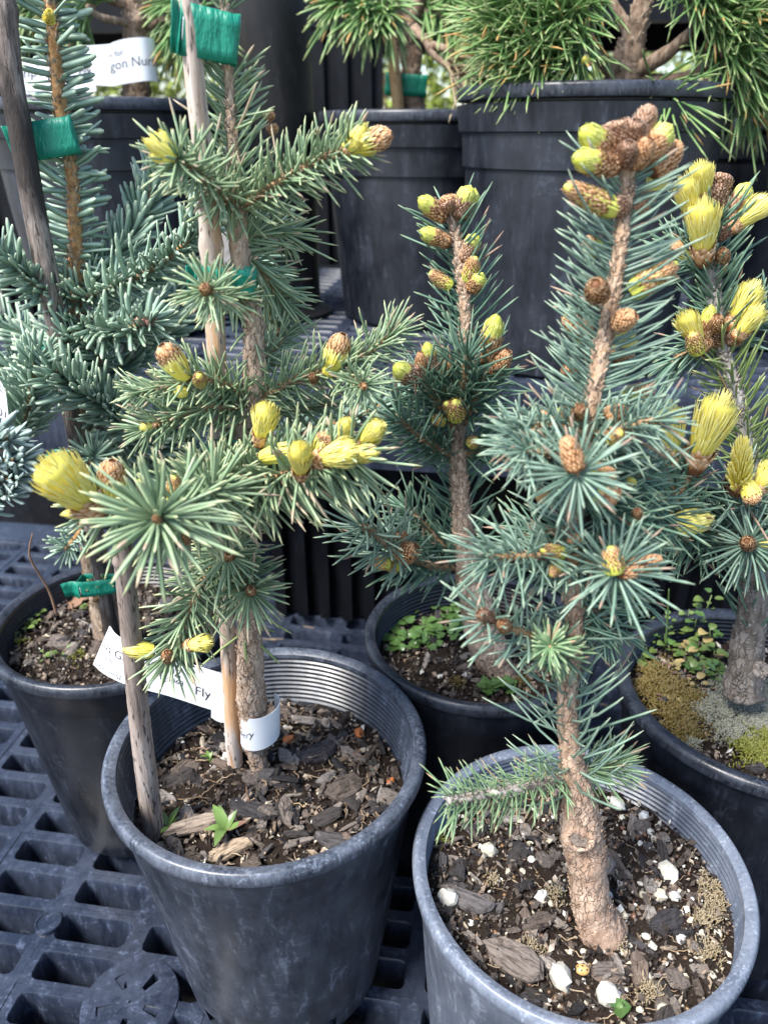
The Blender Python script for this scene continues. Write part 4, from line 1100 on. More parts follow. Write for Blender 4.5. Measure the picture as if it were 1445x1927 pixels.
shoot(T4, [(1285,975,.336),(1270,930,.332),(1262,880,.330)], 76, ND, n=60, rpx=(6,5), ang=(46,14), wpx=4.6, tip=0)
shoot(T4, [(1420,990,.357),(1405,960,.345),(1388,925,.334)], 84, 'needle_blue', n=90, rpx=(7,6), ang=(66,14), wpx=4.8, tip=0)
shoot(T4, [(1422,1020,.356),(1414,1022,.335),(1406,1024,.318)], 86, 'needle_blue', n=70, rpx=(7,6), ang=(76,14), tip=26, tipang=(45,98), wpx=5.0)
shoot(T4, [(1425,960,.358),(1470,950,.350),(1500,940,.345)], 84, ND, n=80, rpx=(6,5), ang=(60,14), wpx=4.8)
shoot(T4, [(1352,640,.368),(1300,660,.372),(1265,680,.374)], 66, ND, n=36, rpx=(6,5), ang=(46,14), wpx=4.8, upbend=-.2)
shoot(T4, [(1356,640,.368),(1410,610,.372),(1470,570,.376)], 76, ND, n=90, rpx=(6,5), ang=(50,14), wpx=4.6)
shoot(T4, [(1340,500,.372),(1300,485,.376),(1270,470,.378)], 70, ND, n=40, rpx=(6,5), ang=(50,14), wpx=4.6)
b = MB(); c = P(1432, 1262, .330); s = px(c); q = Vector((0.1, -0.95, 0.3)).to_track_quat('Z', 'Y').to_matrix()
b.lathe([(r*13*s, z*5*s) for r, z in [(0.001, 0.2), (0.45, 0.1), (0.6, 0.5), (0.9, 0.8), (1.15, 0.4), (1.3, -0.8)]], 20)
b.v = [np.array([tuple(c + q @ Vector(p)) for p in a]) + rng.normal(size=a.shape)*0.0002 for a in b.v]
b.build('pruning_scar', M['bark_grey'], T4)

# ------------------------------------------------------------------ fir in the black pot, tied to a weathered cane
T5 = tree_root('fir_tree', 200, 1185, 0.42, 'blue-green fir with blunt needles tied to the weathered cane', 'tree')
_, _, t5 = trunk(T5, [(205,1195,.418,26),(198,1140,.420,27),(182,1060,.424,24),(168,960,.428,20),(158,850,.432,18),(150,740,.436,17),(145,640,.440,16),(140,565,.442,18),(143,450,.446,13),
             (134,320,.450,12),(118,220,.452,12),(106,120,.454,11),(96,20,.456,10),(92,-60,.458,9)], 'bark_fir', 90, 14, 500)
FP = dict(prof=(0.6, 0.95, 1.05, 1.0, 0.45), flat=0.45)
def fir(pts, nl=52, n=None, dens=0.55, mat='needle_fir', wpx=9.4, rpx=(6, 4), ang=(58, 7), squash=0.62, upbend=.10, bend=.18, **kw):
    return shoot(T5, pts, nl, mat, n=n, dens=dens, wpx=wpx, rpx=rpx, bark='bark_fir', ang=ang, squash=squash, upbend=upbend, pegs=False, **FP, **kw)
def firlead(pts, nl, n, **kw): return shoot(T5, pts, nl, 'needle_fir', n=n, twig=False, parent=t5, tip=0, rpx=(12, 9), wpx=11.5, ang=(80, 8), bend=.06, avoid=(0, -1, -.2), avoid_t=0.7, **FP, **kw)
firlead([(141,560,.442),(143,450,.446),(134,320,.450),(112,180,.453),(96,20,.456),(92,-60,.458)], 56, 300)
fir([(142,566,.442),(200,545,.430),(280,510,.418),(345,462,.410),(400,405,.404)], 62, 210, tip=8)
fir([(150,560,.445),(215,490,.460),(265,410,.468),(298,325,.474)], 52, 200, ang=(50, 9), squash=.2)
fir([(135,565,.440),(80,545,.428),(30,500,.420),(-30,450,.415)], 64, 150, upbend=-.05)
fir([(140,600,.438),(190,622,.420),(240,618,.405),(285,606,.396)], 62, 150, tip=16, mat='needle_fir')
bud(T5,'fir',(278,612),(276,594),22,.395); bud(T5,'fir',(262,610),(258,596),18,.396); bud(T5,'fir',(290,612),(296,598),16,.395)
fir([(148,700,.434),(210,790,.422),(170,745,.408),(100,702,.396)], 62, 10, tip=0, rpx=(3,3))
fir([(255,815,.420),(210,775,.410),(155,735,.400),(100,700,.392)], 64, 190, tip=12)
bud(T5,'fir',(108,700),(98,692),14,.390); bud(T5,'fir',(96,722),(90,716),10,.390)
fir([(150,690,.436),(190,680,.428),(165,650,.424),(128,632,.420)], 44, 90, wpx=7.0)
fir([(40,830,.400),(56,760,.396),(66,680,.394)], 56, 130, ang=(50, 10), squash=.1, tip=12, wpx=8.0)
fir([(140,640,.440),(90,650,.450),(30,620,.458),(-20,600,.46)], 56, 130)
fir([(145,700,.438),(80,720,.450),(20,690,.456),(-30,680,.46)], 52, 120)
fir([(150,720,.440),(220,700,.455),(280,650,.468),(330,590,.478)], 54, 150, ang=(58, 9))
fir([(150,640,.445),(240,600,.470),(310,560,.49),(345,500,.50)], 54, 150, ang=(58, 9))
fir([(160,800,.436),(230,830,.440),(300,820,.448),(345,770,.455)], 54, 140)
fir([(160,850,.434),(240,880,.445),(310,860,.458),(350,800,.47)], 50, 120)
fir([(165,880,.432),(172,870,.415),(178,858,.400)], 52, 30, tip=22, tipang=(25, 90), wpx=7)
fir([(165,800,.436),(330,860,.445),(480,830,.450),(620,800,.446),(748,752,.440)], 56, 300, rpx=(7, 5), ang=(58, 9), tip=14)
bud(T5,'fir',(742,764),(758,742),26,.438); 
fir([(165,960,.430),(150,1000,.415),(128,1030,.402)], 38, 50, wpx=5.5, tip=22, tipang=(25, 90)); bud(T5,'closed',(128,1032),(124,1028),12,.40)
fir([(190,1110,.421),(200,1100,.410)], 30, 12, wpx=5.5, mat='needle_fresh'); bud(T5,'closed',(186,1128),(180,1122),18,.412)
fir([(-70,1000,.36),(-40,930,.352),(-30,880,.348),(-25,830,.346)], 74, 70, mat='needle_fir_blue', wpx=11.0, ang=(60, 10))
fir([(-120,960,.35),(-60,900,.345),(0,870,.340),(40,868,.336)], 40, 90, mat='needle_fir_blue', wpx=11.0, ang=(42, 8), tip=6)
fir([(-120,980,.35),(-60,930,.345),(0,905,.340),(36,900,.336)], 38, 90, mat='needle_fir_blue', wpx=11.0, ang=(42, 8), tip=6)
fir([(-120,1000,.35),(-60,960,.345),(0,935,.340),(20,932,.336)], 36, 80, mat='needle_fir_blue', wpx=11.0, ang=(42, 8), tip=6)
fir([(-100,900,.352),(-50,850,.347),(0,825,.342),(20,830,.338)], 40, 80, mat='needle_fir_blue', wpx=11.0, ang=(42, 8), tip=6)
fir([(480,480,.455),(500,560,.46),(515,620,.465)], 46, 60, wpx=7)
bud(T5,'open',(92,46),(94,22),26,.440,-.006)

# ------------------------------------------------------------------ pines on the raised bench
def pine_shoot(tree, pts, nl, n, rpx=(8, 5), wpx=4.2, ang=(45, 14), tip=30, mat='needle_pine', **kw):
    return shoot(tree, pts, nl, mat, n=n, wpx=wpx, rpx=rpx, bark='bark_trunk', ang=ang, tip=tip, tipang=(5, 70), pegs=False, bend=kw.pop('bend', .05), upbend=kw.pop('upbend', -.18), flat=.8, lenvar=.16, **kw)
GP = 'pines on the raised bench'
TB = tree_root('pine_tree', 1165, 168, 0.715, 'bushy dwarf pine with long green needles spilling over its pot', 'tree', GP)
trunk(TB, [(1175,230,.715,34),(1172,150,.715,36),(1185,90,.715,24),(1205,20,.715,17),(1220,-60,.715,13)], 'bark_trunk', 40, 12, 160)
for pts, r0 in (([(1170,150,.713),(1130,110,.705),(1095,40,.70),(1080,-60,.70)], 16), ([(1180,140,.712),(1240,110,.70),(1300,60,.69),(1370,-20,.68)], 18), ([(1175,160,.711),(1100,165,.69),(1030,160,.675),(980,120,.665)], 12),
                ([(1185,150,.713),(1270,150,.70),(1340,120,.69),(1400,70,.68)], 14), ([(1180,130,.716),(1180,60,.72),(1150,0,.725),(1130,-60,.73)], 14), ([(1175,170,.70),(1230,175,.68),(1290,170,.665),(1330,150,.655)], 10)):
    path, rad = pix_path([p + (r0 * (1 - 0.2 * i),) for i, p in enumerate(pts)], 18)
    b = MB(); b.tube(path, rad, 9, True, 0.05); b.build('limb', M['bark_trunk'], TB)
r2 = random.Random(5)
for (u0, v0, u1, v1, Y0, Y1, n) in [
    (1060,30,970,-10,.70,.66,110),(1050,80,950,40,.69,.66,120),(1040,115,960,95,.69,.66,110),(1085,70,1010,80,.69,.65,110),(1100,30,1050,40,.68,.64,110),(1090,0,1010,-10,.70,.66,100),
    (1070,120,1010,125,.68,.65,80),(1100,-20,1080,20,.69,.65,100),(1115,80,1085,110,.68,.65,50),(990,40,930,20,.70,.68,90),
    (1300,40,1360,25,.69,.66,100),(1330,70,1400,60,.69,.66,100),(1340,20,1420,-10,.69,.66,110),(1370,-10,1440,-50,.69,.67,100),(1320,100,1375,110,.69,.66,70),(1370,60,1440,40,.69,.67,110),(1395,90,1440,110,.69,.67,70),
    (1290,20,1330,-20,.69,.66,80),(1400,30,1470,40,.70,.68,100),(1385,130,1410,170,.68,.67,40),(1260,-20,1290,-60,.70,.67,80),(1150,-10,1120,-40,.71,.68,80),(1230,160,1260,190,.67,.63,30),(1000,20,950,-30,.72,.70,80),(1420,110,1460,140,.70,.69,60)]:
    pine_shoot(TB, [(u0, v0, Y0), ((u0+u1)/2, (v0+v1)/2 - 8, (Y0+Y1)/2), (u1, v1, Y1)], 118, int(n*.66), rpx=(6, 4), wpx=4.4, upbend=(-.02 if u0 < 1200 else -.10))
bud(TB,'brush',(1112,122),(1096,108),16,.62)

TM = tree_root('pine_tree', 790, 205, 0.905, 'pine with ringed bare trunk taped in the pot beside the post', 'tree', GP)
trunk(TM, [(778,240,.905,26),(776,190,.905,22),(774,120,.905,19),(766,60,.905,21),(752,15,.905,20),(740,-50,.905,16)], 'bark_trunk', 50, 14, 120, (0.2, 90, 1.0))
for pts, r0 in (([(766,50,.903),(785,15,.90),(800,-30,.90)], 14), ([(778,52,.90),(800,75,.87),(812,100,.855),(850,130,.84),(885,150,.83)], 9), ([(812,85,.86),(850,95,.85),(890,100,.84),(930,105,.835)], 8), ([(752,30,.90),(735,10,.88),(700,-20,.87)], 9)):
    path, rad = pix_path([p + (r0 * (1 - 0.15 * i),) for i, p in enumerate(pts)], 16)
    b = MB(); b.tube(path, rad, 8, True, 0.08); b.build('limb', M['bark_trunk'], TM)
for (u0, v0, u1, v1, Y0, Y1, n, mt) in [(700,-15,640,5,.87,.84,60,0),(710,-10,690,20,.86,.82,50,0),(730,-5,725,25,.86,.82,40,0),(760,0,820,15,.93,.95,60,0),(800,20,840,40,.9,.88,50,0),(850,100,900,100,.84,.82,60,1),(890,105,940,120,.835,.82,70,1),
                                        (840,120,880,140,.84,.82,40,2),(850,60,890,70,.88,.86,50,0),(780,-20,850,-20,.92,.9,60,0),(880,95,930,80,.85,.84,50,1)]:
    pine_shoot(TM, [(u0, v0, Y0), ((u0+u1)/2, (v0+v1)/2 - 4, (Y0+Y1)/2), (u1, v1, Y1)], 78, int(n*.8), rpx=(5, 4), wpx=5.6, mat=('needle_pine', 'needle_fresh', 'moss_dry')[mt])

TA = tree_root('pine_tree', 255, 175, 0.845, 'pine with stout scaly trunk behind the curled white tags', 'tree', GP)
trunk(TA, [(262,220,.845,28),(258,160,.845,24),(257,95,.845,20),(262,40,.845,30),(268,0,.845,32),(275,-60,.845,28)], 'bark_trunk', 40, 14, 140, (0.25, 90, 1.0))
for pts, r0 in (([(250,45,.843),(215,38,.82),(185,30,.81),(165,10,.80)], 8), ([(275,50,.843),(310,38,.83),(350,30,.82),(380,10,.82)], 9), ([(255,10,.84),(200,-5,.83),(150,-30,.82)], 12), ([(275,5,.84),(320,0,.85),(360,-30,.85)], 10)):
    path, rad = pix_path([p + (r0 * (1 - 0.15 * i),) for i, p in enumerate(pts)], 16)
    b = MB(); b.tube(path, rad, 8, True, 0.08); b.build('limb', M['bark_trunk'], TA)
for (u0, v0, u1, v1, Y0, Y1, n) in [(165,0,120,10,.82,.82,50),(170,10,150,25,.82,.82,40),(180,15,110,5,.82,.82,50),(150,-20,70,-10,.82,.81,60),(70,0,30,15,.82,.82,50),(330,20,340,50,.84,.84,24),(360,15,350,40,.83,.83,30),(370,15,380,50,.82,.80,40),(350,-15,340,5,.85,.84,40),(220,0,180,-20,.82,.82,40)]:
    pine_shoot(TA, [(u0, v0, Y0), ((u0+u1)/2, (v0+v1)/2 - 4, (Y0+Y1)/2), (u1, v1, Y1)], 84, int(n*.8), rpx=(5, 4), wpx=5.2, ang=(42, 14))
trunk_b = MB(); path, rad = pix_path([(140,190,.87,14),(141,130,.87,12),(138,40,.87,11),(136,-40,.87,10)], 20); trunk_b.tube(path, rad, 10, True, 0.06)
trunk_b.build('side_stem', M['bark_trunk'], TA)

# ------------------------------------------------------------------ canes
def cane(pts, mat, label, nodes=(), name='bamboo_cane'):
    path, rad = pix_path(pts, 80)
    T, L = frames(path)
    for f in nodes:
        i = int(f * 79)
        for d, k in ((-2, 1.02), (-1, 1.10), (0, 1.22), (1, 1.04)):
            if 0 <= i + d < 80: rad[i + d] *= k
    b = MB(); b.tube(path, rad, 16, True, 0.012)
    o = b.build(name, M[mat])
    tag(o, label, 'cane', 'support canes')
    return path
cane([(292,1582,.2805,21),(284,1520,.281,20),(266,1380,.279,19.5),(250,1220,.277,19),(238,1100,.275,18.5),(230,1010,.274,18)], 'cane_grey', 'short grey bamboo cane standing at the rim of the charcoal pot', (0.085, 0.9))
cane([(446,1470,.3255,14),(440,1400,.3255,15),(431,1240,.3255,15),(424,1060,.324,15.5),(416,850,.3235,16.5),(408,680,.3235,18),(398,470,.3235,20),(384,300,.3235,19),(370,180,.3235,19),(352,-30,.3235,20)], 'cane_pale', 'long pale cane taped beside the spruce in the charcoal pot', (0.03, 0.64, 0.68))
cane([(212,1200,.412,14),(190,1080,.415,14),(150,860,.420,15),(128,740,.422,17),(98,560,.425,20),(66,400,.428,21),(40,250,.430,22),(22,150,.432,22),(8,0,.434,21),(0,-60,.435,21)], 'cane_dark', 'weathered blackened cane beside the fir', (0.88,))
cane([(752,235,.885,11),(748,190,.885,11),(738,100,.885,11),(718,20,.885,11),(705,-50,.885,11)], 'cane_tan', 'tan wooden cane taped to the ringed pine trunk', ())

# ------------------------------------------------------------------ green tape ties
def tie(cu, cv, Y, wpx, hpx, label, tilt=0.0, tab=0, depth=1.0, tabw=28, taper=0.0):
    c = P(cu, cv, Y); s = px(c)
    a, b_ = wpx / 2 * s, min(wpx / 2 * s, 0.0060) * depth
    n = 40; V = []; F = []
    X = np.array((math.cos(tilt), 0, -math.sin(tilt))); Z = np.array((math.sin(tilt), 0, math.cos(tilt))); Yv = np.array((0, 1.0, 0))
    H = hpx * s / 0.93
    for j, h in enumerate(np.linspace(-0.5, 0.5, 5)):
        for i in range(n):
            t = 2*math.pi*i/n
            k = 1 + 0.02*math.sin(5*t + h*6) + 0.04*(abs(h)-0.2) + taper*h
            sq = 0.26
            cx = math.copysign(abs(math.cos(t))**sq, math.cos(t)); sy = math.copysign(abs(math.sin(t))**sq, math.sin(t))
            V.append(np.array(c) + X*a*k*cx + Yv*b_*k*sy*(0.72 - 0.28*cx) + Z*(h*H + 0.06*H*math.sin(t*2)*(h)))
    for j in range(4):
        for i in range(n):
            w = (i+1) % n
            F.append((j*n+i, j*n+w, (j+1)*n+w, (j+1)*n+i))
    mb = MB(); mb.add(V, F)
    o = mb.build('plant_tie', M['tape_green'])
    md = o.modifiers.new('thickness', 'SOLIDIFY'); md.thickness = 0.0003
    tag(o, label, 'plant tie', 'green tape ties')
    if tab:
        mb = MB(); V = []; F = []
        e = np.array(c) + X*a*tab*0.93 - Yv*b_*0.55
        for i in range(7):
            f = i / 6
            for h in (-0.5, -0.17, 0.17, 0.5):
                V.append(e + X*tab*f*tabw*s + Yv*(-0.003 + 0.0025*math.sin(f*3 + h)) + Z*h*H*(0.98 + 0.04*f) + rng.normal(size=3)*0.00012*(i == 6))
        for i in range(6):
            for j in range(3): F.append((i*4+j, i*4+j+1, (i+1)*4+j+1, (i+1)*4+j))
        mb.add(V, F); q = mb.build('tape_end', M['tape_green'], o)
        md = q.modifiers.new('thickness', 'SOLIDIFY'); md.thickness = 0.0003
        # staple
        st = MB(); x0 = np.array(c) + X*a*tab*0.80 - Yv*(b_*0.95 + 0.001)
        st.tube([x0 - Z*H*0.22, x0 - Z*H*0.15 - Yv*0.0004, x0 + Z*H*0.15 - Yv*0.0004, x0 + Z*H*0.22], 0.00022, 6)
        st.build('staple', M['staple'], o)
    return o
tie(396, 66, .3255, 106, 78, 'wide green tape at the very top of the pale cane', R(10), -1, 1.0, 16)
tie(426, 530, .3215, 112, 52, 'green tape half hidden by a needle tuft on the pale cane', R(5), -1, 1.0, 14)
tie(424, 856, .3130, 50, 44, 'small green tape behind the yellow shoots on the pale cane', R(0))
tie(92, 262, .441, 104, 60, 'green tape holding the fir leader to its blackened cane', R(-9), -1, 1.0, 20)
tie(120, 672, .428, 96, 40, 'dark green tape low on the blackened cane among fir needles', R(4))
tie(150, 868, .424, 110, 30, 'lowest green tape on the blackened cane, above the yellow brush shoot', R(2))
tie(186, 1100, .408, 66, 30, 'green tape with a loose end low over the soil of the fir pot', R(-3), -1, 1.0, 30)
tie(764, 160, .895, 78, 34, 'green tape round the pine trunk above the pot beside the post', R(3))

# ------------------------------------------------------------------ white name tags with print
def text_geo(txt):
    cu = bpy.data.curves.new('tmp', 'FONT'); cu.body = txt; cu.size = 1.0; cu.resolution_u = 3
    o = bpy.data.objects.new('tmp', cu); COL.objects.link(o)
    dg = bpy.context.evaluated_depsgraph_get(); me = o.evaluated_get(dg).to_mesh()
    V = np.array([tuple(v.co) for v in me.vertices]); F = [tuple(p.vertices) for p in me.polygons]
    o.evaluated_get(dg).to_mesh_clear(); COL.objects.unlink(o); bpy.data.objects.remove(o); bpy.data.curves.remove(cu)
    return V, F
def strip(tops, bots, parent, name='tag_strip', m=40, thick=0.00035, texts=()):
    """tops, bots: world points along both edges; texts: (string, start fraction, height fraction of baseline, size fraction)"""
    a, b = smooth_path(tops, m), smooth_path(bots, m)
    T = unit(np.gradient((a + b) / 2, axis=0)); N = unit(np.cross(T, unit(a - b)))
    if np.mean(N[:, 1]) > 0: N = -N           # front side towards the viewer
    mb = MB(); V = []; F = []; k = 5
    for side in (1, -1):
        for i in range(m):
            for j in range(k): V.append(b[i] + (a[i] - b[i]) * j / (k - 1) + N[i] * thick / 2 * side)
    o = m * k
    for i in range(m - 1):
        for j in range(k - 1):
            F.append((i*k+j, (i+1)*k+j, (i+1)*k+j+1, i*k+j+1)); F.append((o+i*k+j, o+i*k+j+1, o+(i+1)*k+j+1, o+(i+1)*k+j))
        F.append((i*k, o+i*k, o+(i+1)*k, (i+1)*k)); F.append((i*k+k-1, (i+1)*k+k-1, o+(i+1)*k+k-1, o+i*k+k-1))
    F.append(tuple(j for j in range(k)) + tuple(o + j for j in range(k))[::-1]); F.append(tuple((m-1)*k+j for j in range(k))[::-1] + tuple(o+(m-1)*k+j for j in range(k)))
    mb.add(V, F)
    ob = mb.build(name, M['tag_paper'], parent, sharp=40)
    mid = (a + b) / 2; L = np.r_[0, np.cumsum(np.linalg.norm(np.diff(mid, axis=0), axis=1))]
    tb = MB()
    for txt, s0, h0, sz in texts:
        V, F = text_geo(txt)
        if not len(V): continue
        W = np.linalg.norm(a[m//2] - b[m//2])
        sz = sz * 1.3; S = s0 * L[-1] + V[:, 0] * sz * W; H = h0 + V[:, 1] * sz
        keep = S < L[-1]
        S = np.clip(S, 0, L[-1])
        ia = np.stack([np.interp(S, L, a[:, q]) for q in range(3)], 1); ib = np.stack([np.interp(S, L, b[:, q]) for q in range(3)], 1); nn = np.stack([np.interp(S, L, N[:, q]) for q in range(3)], 1)
        tb.add(ib + (ia - ib) * H[:, None] + nn * (thick / 2 + 0.00012), F)
    if tb.n: tb.build('printed_text', M['tag_ink'], ob, smooth=False)
    return ob
tg = empty('name_tag', tuple(P(300, 1270, .33))); tag(tg, 'long white printed tag looped round the spruce trunk in the charcoal pot', 'plant tag', 'white name tags')
tops = [P(207,1178,.338), P(222,1196,.334), P(262,1218,.331), P(330,1240,.330), P(400,1262,.330), P(450,1274,.334)]
bots = [P(176,1250,.338), P(200,1270,.334), P(242,1289,.331), P(320,1310,.330), P(400,1336,.330), P(450,1346,.334)]
strip(tops, bots, tg, texts=(('us Gebel', 0.02, 0.52, 0.20), ('2020', 0.04, 0.34, 0.10), ('ngon.com', 0.02, 0.08, 0.09), ('Dripping', 0.235, 0.62, 0.24), ('1g5068', 0.44, 0.38, 0.14), ('Flyin', 0.685, 0.28, 0.24), ('SI', 0.17, 0.05, 0.13), ('OR', 0.33, 0.06, 0.13)))
tops = [P(398,1262,.3295), P(412,1268,.3293), P(424,1270,.3293)]; bots = [P(398,1350,.3295), P(412,1358,.3293), P(424,1360,.3293)]
strip(tops, bots, tg, 'adhesive_patch', 8)
cc = P(489, 1352, .322); s = px(cc); tops, bots = [], []
for a in np.linspace(R(215), R(-60), 16):
    pass
for a in np.linspace(R(196), R(410), 18):
    r = 37 * s
    q = Vector(cc) + Vector((r*math.cos(a), r*math.sin(a) + 0.0005, 0))
    tops.append(q + Vector((0.0007, 0, 30*s + 0.0022*math.cos(a))) + Vector((0, 0, -0.003 if R(205) < a < R(235) else 0))); bots.append(q + Vector((-0.0007, 0, -46*s + 0.0022*math.cos(a))))
strip(tops, bots, tg, 'tag_loop', 44, texts=(('sery', 0.04, 0.42, 0.24),))

tg = empty('name_tag', tuple(P(200, 130, .80))); tag(tg, 'curled white printed tags over the rim of the pot behind the fir', 'plant tag', 'white name tags')
strip([P(20,128,.80), P(40,116,.802), P(100,104,.80), P(150,96,.80), P(180,92,.80)], [P(20,184,.80), P(42,178,.802), P(100,178,.80), P(150,176,.80), P(182,172,.80)], tg, texts=(('inpe', 0.12, 0.50, 0.34), ('Flying', 0.80, 0.42, 0.26), ('the nursery near', 0.12, 0.05, 0.10)), m=24)
strip([P(161,86,.792), P(205,83,.792), P(212,80,.792), P(236,73,.793), P(270,70,.796), P(287,72,.804), P(291,76,.815)], [P(178,160,.792), P(212,162,.792), P(222,160,.792), P(246,156,.793), P(278,152,.796), P(296,154,.804), P(300,158,.815)], tg, 'tag_loop', 30,
      texts=(('n for', 0.25, 0.66, 0.16), ('gon Nursery', 0.25, 0.36, 0.25)))
tg2 = strip([P(-30,702,.38), P(0,716,.378), P(12,740,.377)], [P(-30,800,.38), P(0,806,.378), P(20,806,.377)], None, 'name_tag', 12, texts=(('F', 0.55, 0.72, 0.25), ('1011 N', 0.35, 0.28, 0.18)))
tag(tg2, 'white tag just entering the picture beside the fir twigs', 'plant tag', 'white name tags')

# ------------------------------------------------------------------ bark mulch, pumice, fertiliser, straws
def chip_mesh(name, mat, el=0.42, th=0.2, n=9, rough=0.16, split=True):
    b = MB(); top, bot = [], []
    for i in range(n):
        a = 2*math.pi*i/n
        r = 1 + rough*rng.normal()
        cx = math.copysign(abs(math.cos(a))**0.7, math.cos(a)); sx = math.copysign(abs(math.sin(a))**0.7, math.sin(a))
        x, y = 0.5*cx*r, 0.5*el*sx*(1 + rough*rng.normal())
        top.append((x*0.94, y*0.9, th/2*(1 + 0.5*rng.normal()*rough*3))); bot.append((x, y, -th/2))
    mid = [(p[0]*1.04, p[1]*1.06, th*0.12*rng.normal()) for p in bot]
    inner = [(p[0]*0.5 + 0.04*rng.normal(), p[1]*0.5, th/2*(1.15 + 0.35*rng.normal())) for p in top]
    V = bot + mid + top + inner
    F = [tuple(range(n))[::-1]]
    for k in range(3):
        for i in range(n):
            w = (i+1) % n; F.append((k*n+i, k*n+w, (k+1)*n+w, (k+1)*n+i))
    F.append(tuple(3*n+i for i in range(n)))
    b.add(V, F)
    return b.mesh(name, M[mat], smooth=False)
def stone_mesh(name, mat, rough=0.22, seg=(7, 9)):
    b = MB(); V = []; F = []
    sc = np.array((1, 0.72 + 0.2*rng.random(), 0.62 + 0.2*rng.random()))
    off = Vector(rng.random(3)*50)
    a_, b_ = seg
    for i in range(a_ + 1):
        th = math.pi*i/a_
        for j in range(b_):
            ph = 2*math.pi*j/b_
            d = Vector((math.sin(th)*math.cos(ph), math.sin(th)*math.sin(ph), math.cos(th)))
            V.append(np.array(d)*0.5*(1 + rough*2*mnoise.noise(d*1.9 + off))*sc)
    for i in range(a_):
        for j in range(b_):
            w = (j+1) % b_; F.append((i*b_+j, i*b_+w, (i+1)*b_+w, (i+1)*b_+j))
    b.add(V, F)
    return b.mesh(name, M[mat], smooth=True, sharp=32 if rough > 0.1 else None)
def straw_mesh(name):
    p = [(x, 0.06*math.sin(x*4 + rng.random()*3)*rng.normal(), 0.02*rng.normal()) for x in np.linspace(-0.5, 0.5, 7)]
    b = MB(); b.tube(p, np.linspace(0.022, 0.012, 7), 5); return b.mesh(name, M['straw'])
CHIPS = [chip_mesh('bark_chip', 'bark_chip', e, t) for e, t in ((0.30, .12), (0.42, .14), (0.22, .12), (0.5, .16), (0.35, .09), (0.45, .2), (0.18, .12), (0.6, .2))]
WOODS = [chip_mesh('wood_chip', 'wood_chip', e, t) for e, t in ((0.25, .12), (0.18, .1), (0.35, .15), (0.14, .1))]
STONES = [stone_mesh('pumice_stone', 'pumice') for _ in range(6)]
PRILLS = [stone_mesh('fertiliser_grain', 'prill', 0.03, (6, 8))]
GPRILL = [stone_mesh('green_grain', 'prill_green', 0.03, (6, 8))]
RESIN = [stone_mesh('orange_bark_piece', 'resin', 0.22) for _ in range(2)]
STRAWS = [straw_mesh('straw') for _ in range(6)]
def lay(pot, meshes, name, n, smin, smax, tilt=0.35, lift=0.3, at=None, power=1.6, rmax=0.96, avoid=()):
    for i in range(n):
        if at is None:
            for _ in range(8):
                a = rng.random()*6.283; q = math.sqrt(rng.random())*pot['sr']*rmax
                x, y = pot['c'][0] + q*math.cos(a), pot['c'][1] + q*math.sin(a)
                if all((x - ax)**2 + (y - ay)**2 > ar*ar for ax, ay, ar in avoid): break
        else:
            x, y = at[i][0], at[i][1]
        s = smin + (smax - smin)*rng.random()**power if at is None or len(at[i]) < 3 else at[i][2]
        rz = rng.random()*6.283 if at is None or len(at[i]) < 4 else at[i][3]
        d = math.hypot(x - pot['c'][0], y - pot['c'][1])
        o = bpy.data.objects.new(name, meshes[i % len(meshes)])
        COL.objects.link(o); o.parent = pot['soil']
        o.location = (x, y, pot['sz'] + s*lift*0.32 + 0.0004)
        o.rotation_euler = (rng.normal()*tilt, rng.normal()*tilt, rz)
        k = s if d + s*0.45 < pot['sr'] else max(0.0015, 2*(pot['sr'] - d))
        o.scale = (k, k*(0.8 + 0.5*rng.random()), k*(0.8 + 0.5*rng.random()))
def crumbs(pot, n, smin=0.0007, smax=0.0028):
    b = MB(); V8 = np.array([(1,0,0),(-1,0,0),(0,1,0),(0,-1,0),(0,0,1),(0,0,-1)], float)
    F8 = [(0,2,4),(2,1,4),(1,3,4),(3,0,4),(2,0,5),(1,2,5),(3,1,5),(0,3,5)]
    for i in range(n):
        a = rng.random()*6.283; q = math.sqrt(rng.random())*pot['sr']*0.985
        s = smin + (smax - smin)*rng.random()**2.5
        Q = np.linalg.qr(rng.normal(size=(3, 3)))[0]
        v = (V8*np.array((1, 0.3 + 0.6*rng.random(), 0.2 + 0.4*rng.random()))*s*(1 + 0.25*rng.normal(size=(6, 1)))) @ Q
        b.add(v + np.array((pot['c'][0] + q*math.cos(a), pot['c'][1] + q*math.sin(a), pot['sz'] + 0.0012 + 0.002*rng.random())), F8, 0, rng.random())
    b.build('mulch_crumbs', M['crumb_mix'], pot['soil'], smooth=False, kind='stuff')
k = NT('crumb_mix')
c = k.ramp(k.attr('r'), [(0.0, (0.026, 0.021, 0.019)), (0.32, (0.075, 0.061, 0.052)), (0.62, (0.15, 0.125, 0.105)), (0.84, (0.28, 0.215, 0.16)), (0.93, (0.44, 0.38, 0.30)), (0.98, (0.66, 0.64, 0.58))], 'CONSTANT')
k.out(c, 0.9, 0.2)
def spot(pot, u, v, size=None, rz=None):
    p = PZ(u, v, pot['sz']); r = [p.x, p.y]
    if size is not None: r.append(size*px(p))
    if rz is not None: r.append(R(rz))
    return tuple(r)
S1 = lambda *a: spot(POT1, *a)
S2 = lambda *a: spot(POT2, *a)
crumbs(POT1, 2600); crumbs(POT2, 3000); crumbs(POT3, 2400); crumbs(POT4, 2400); crumbs(POT5, 2800)
lay(POT1, CHIPS, 'bark_chip', 288, .0035, .0165, .45, .35, power=1.5); lay(POT1, WOODS, 'wood_chip', 60, .003, .011, .5, .4); lay(POT1, STRAWS, 'straw', 190, .006, .020, .3, .4)
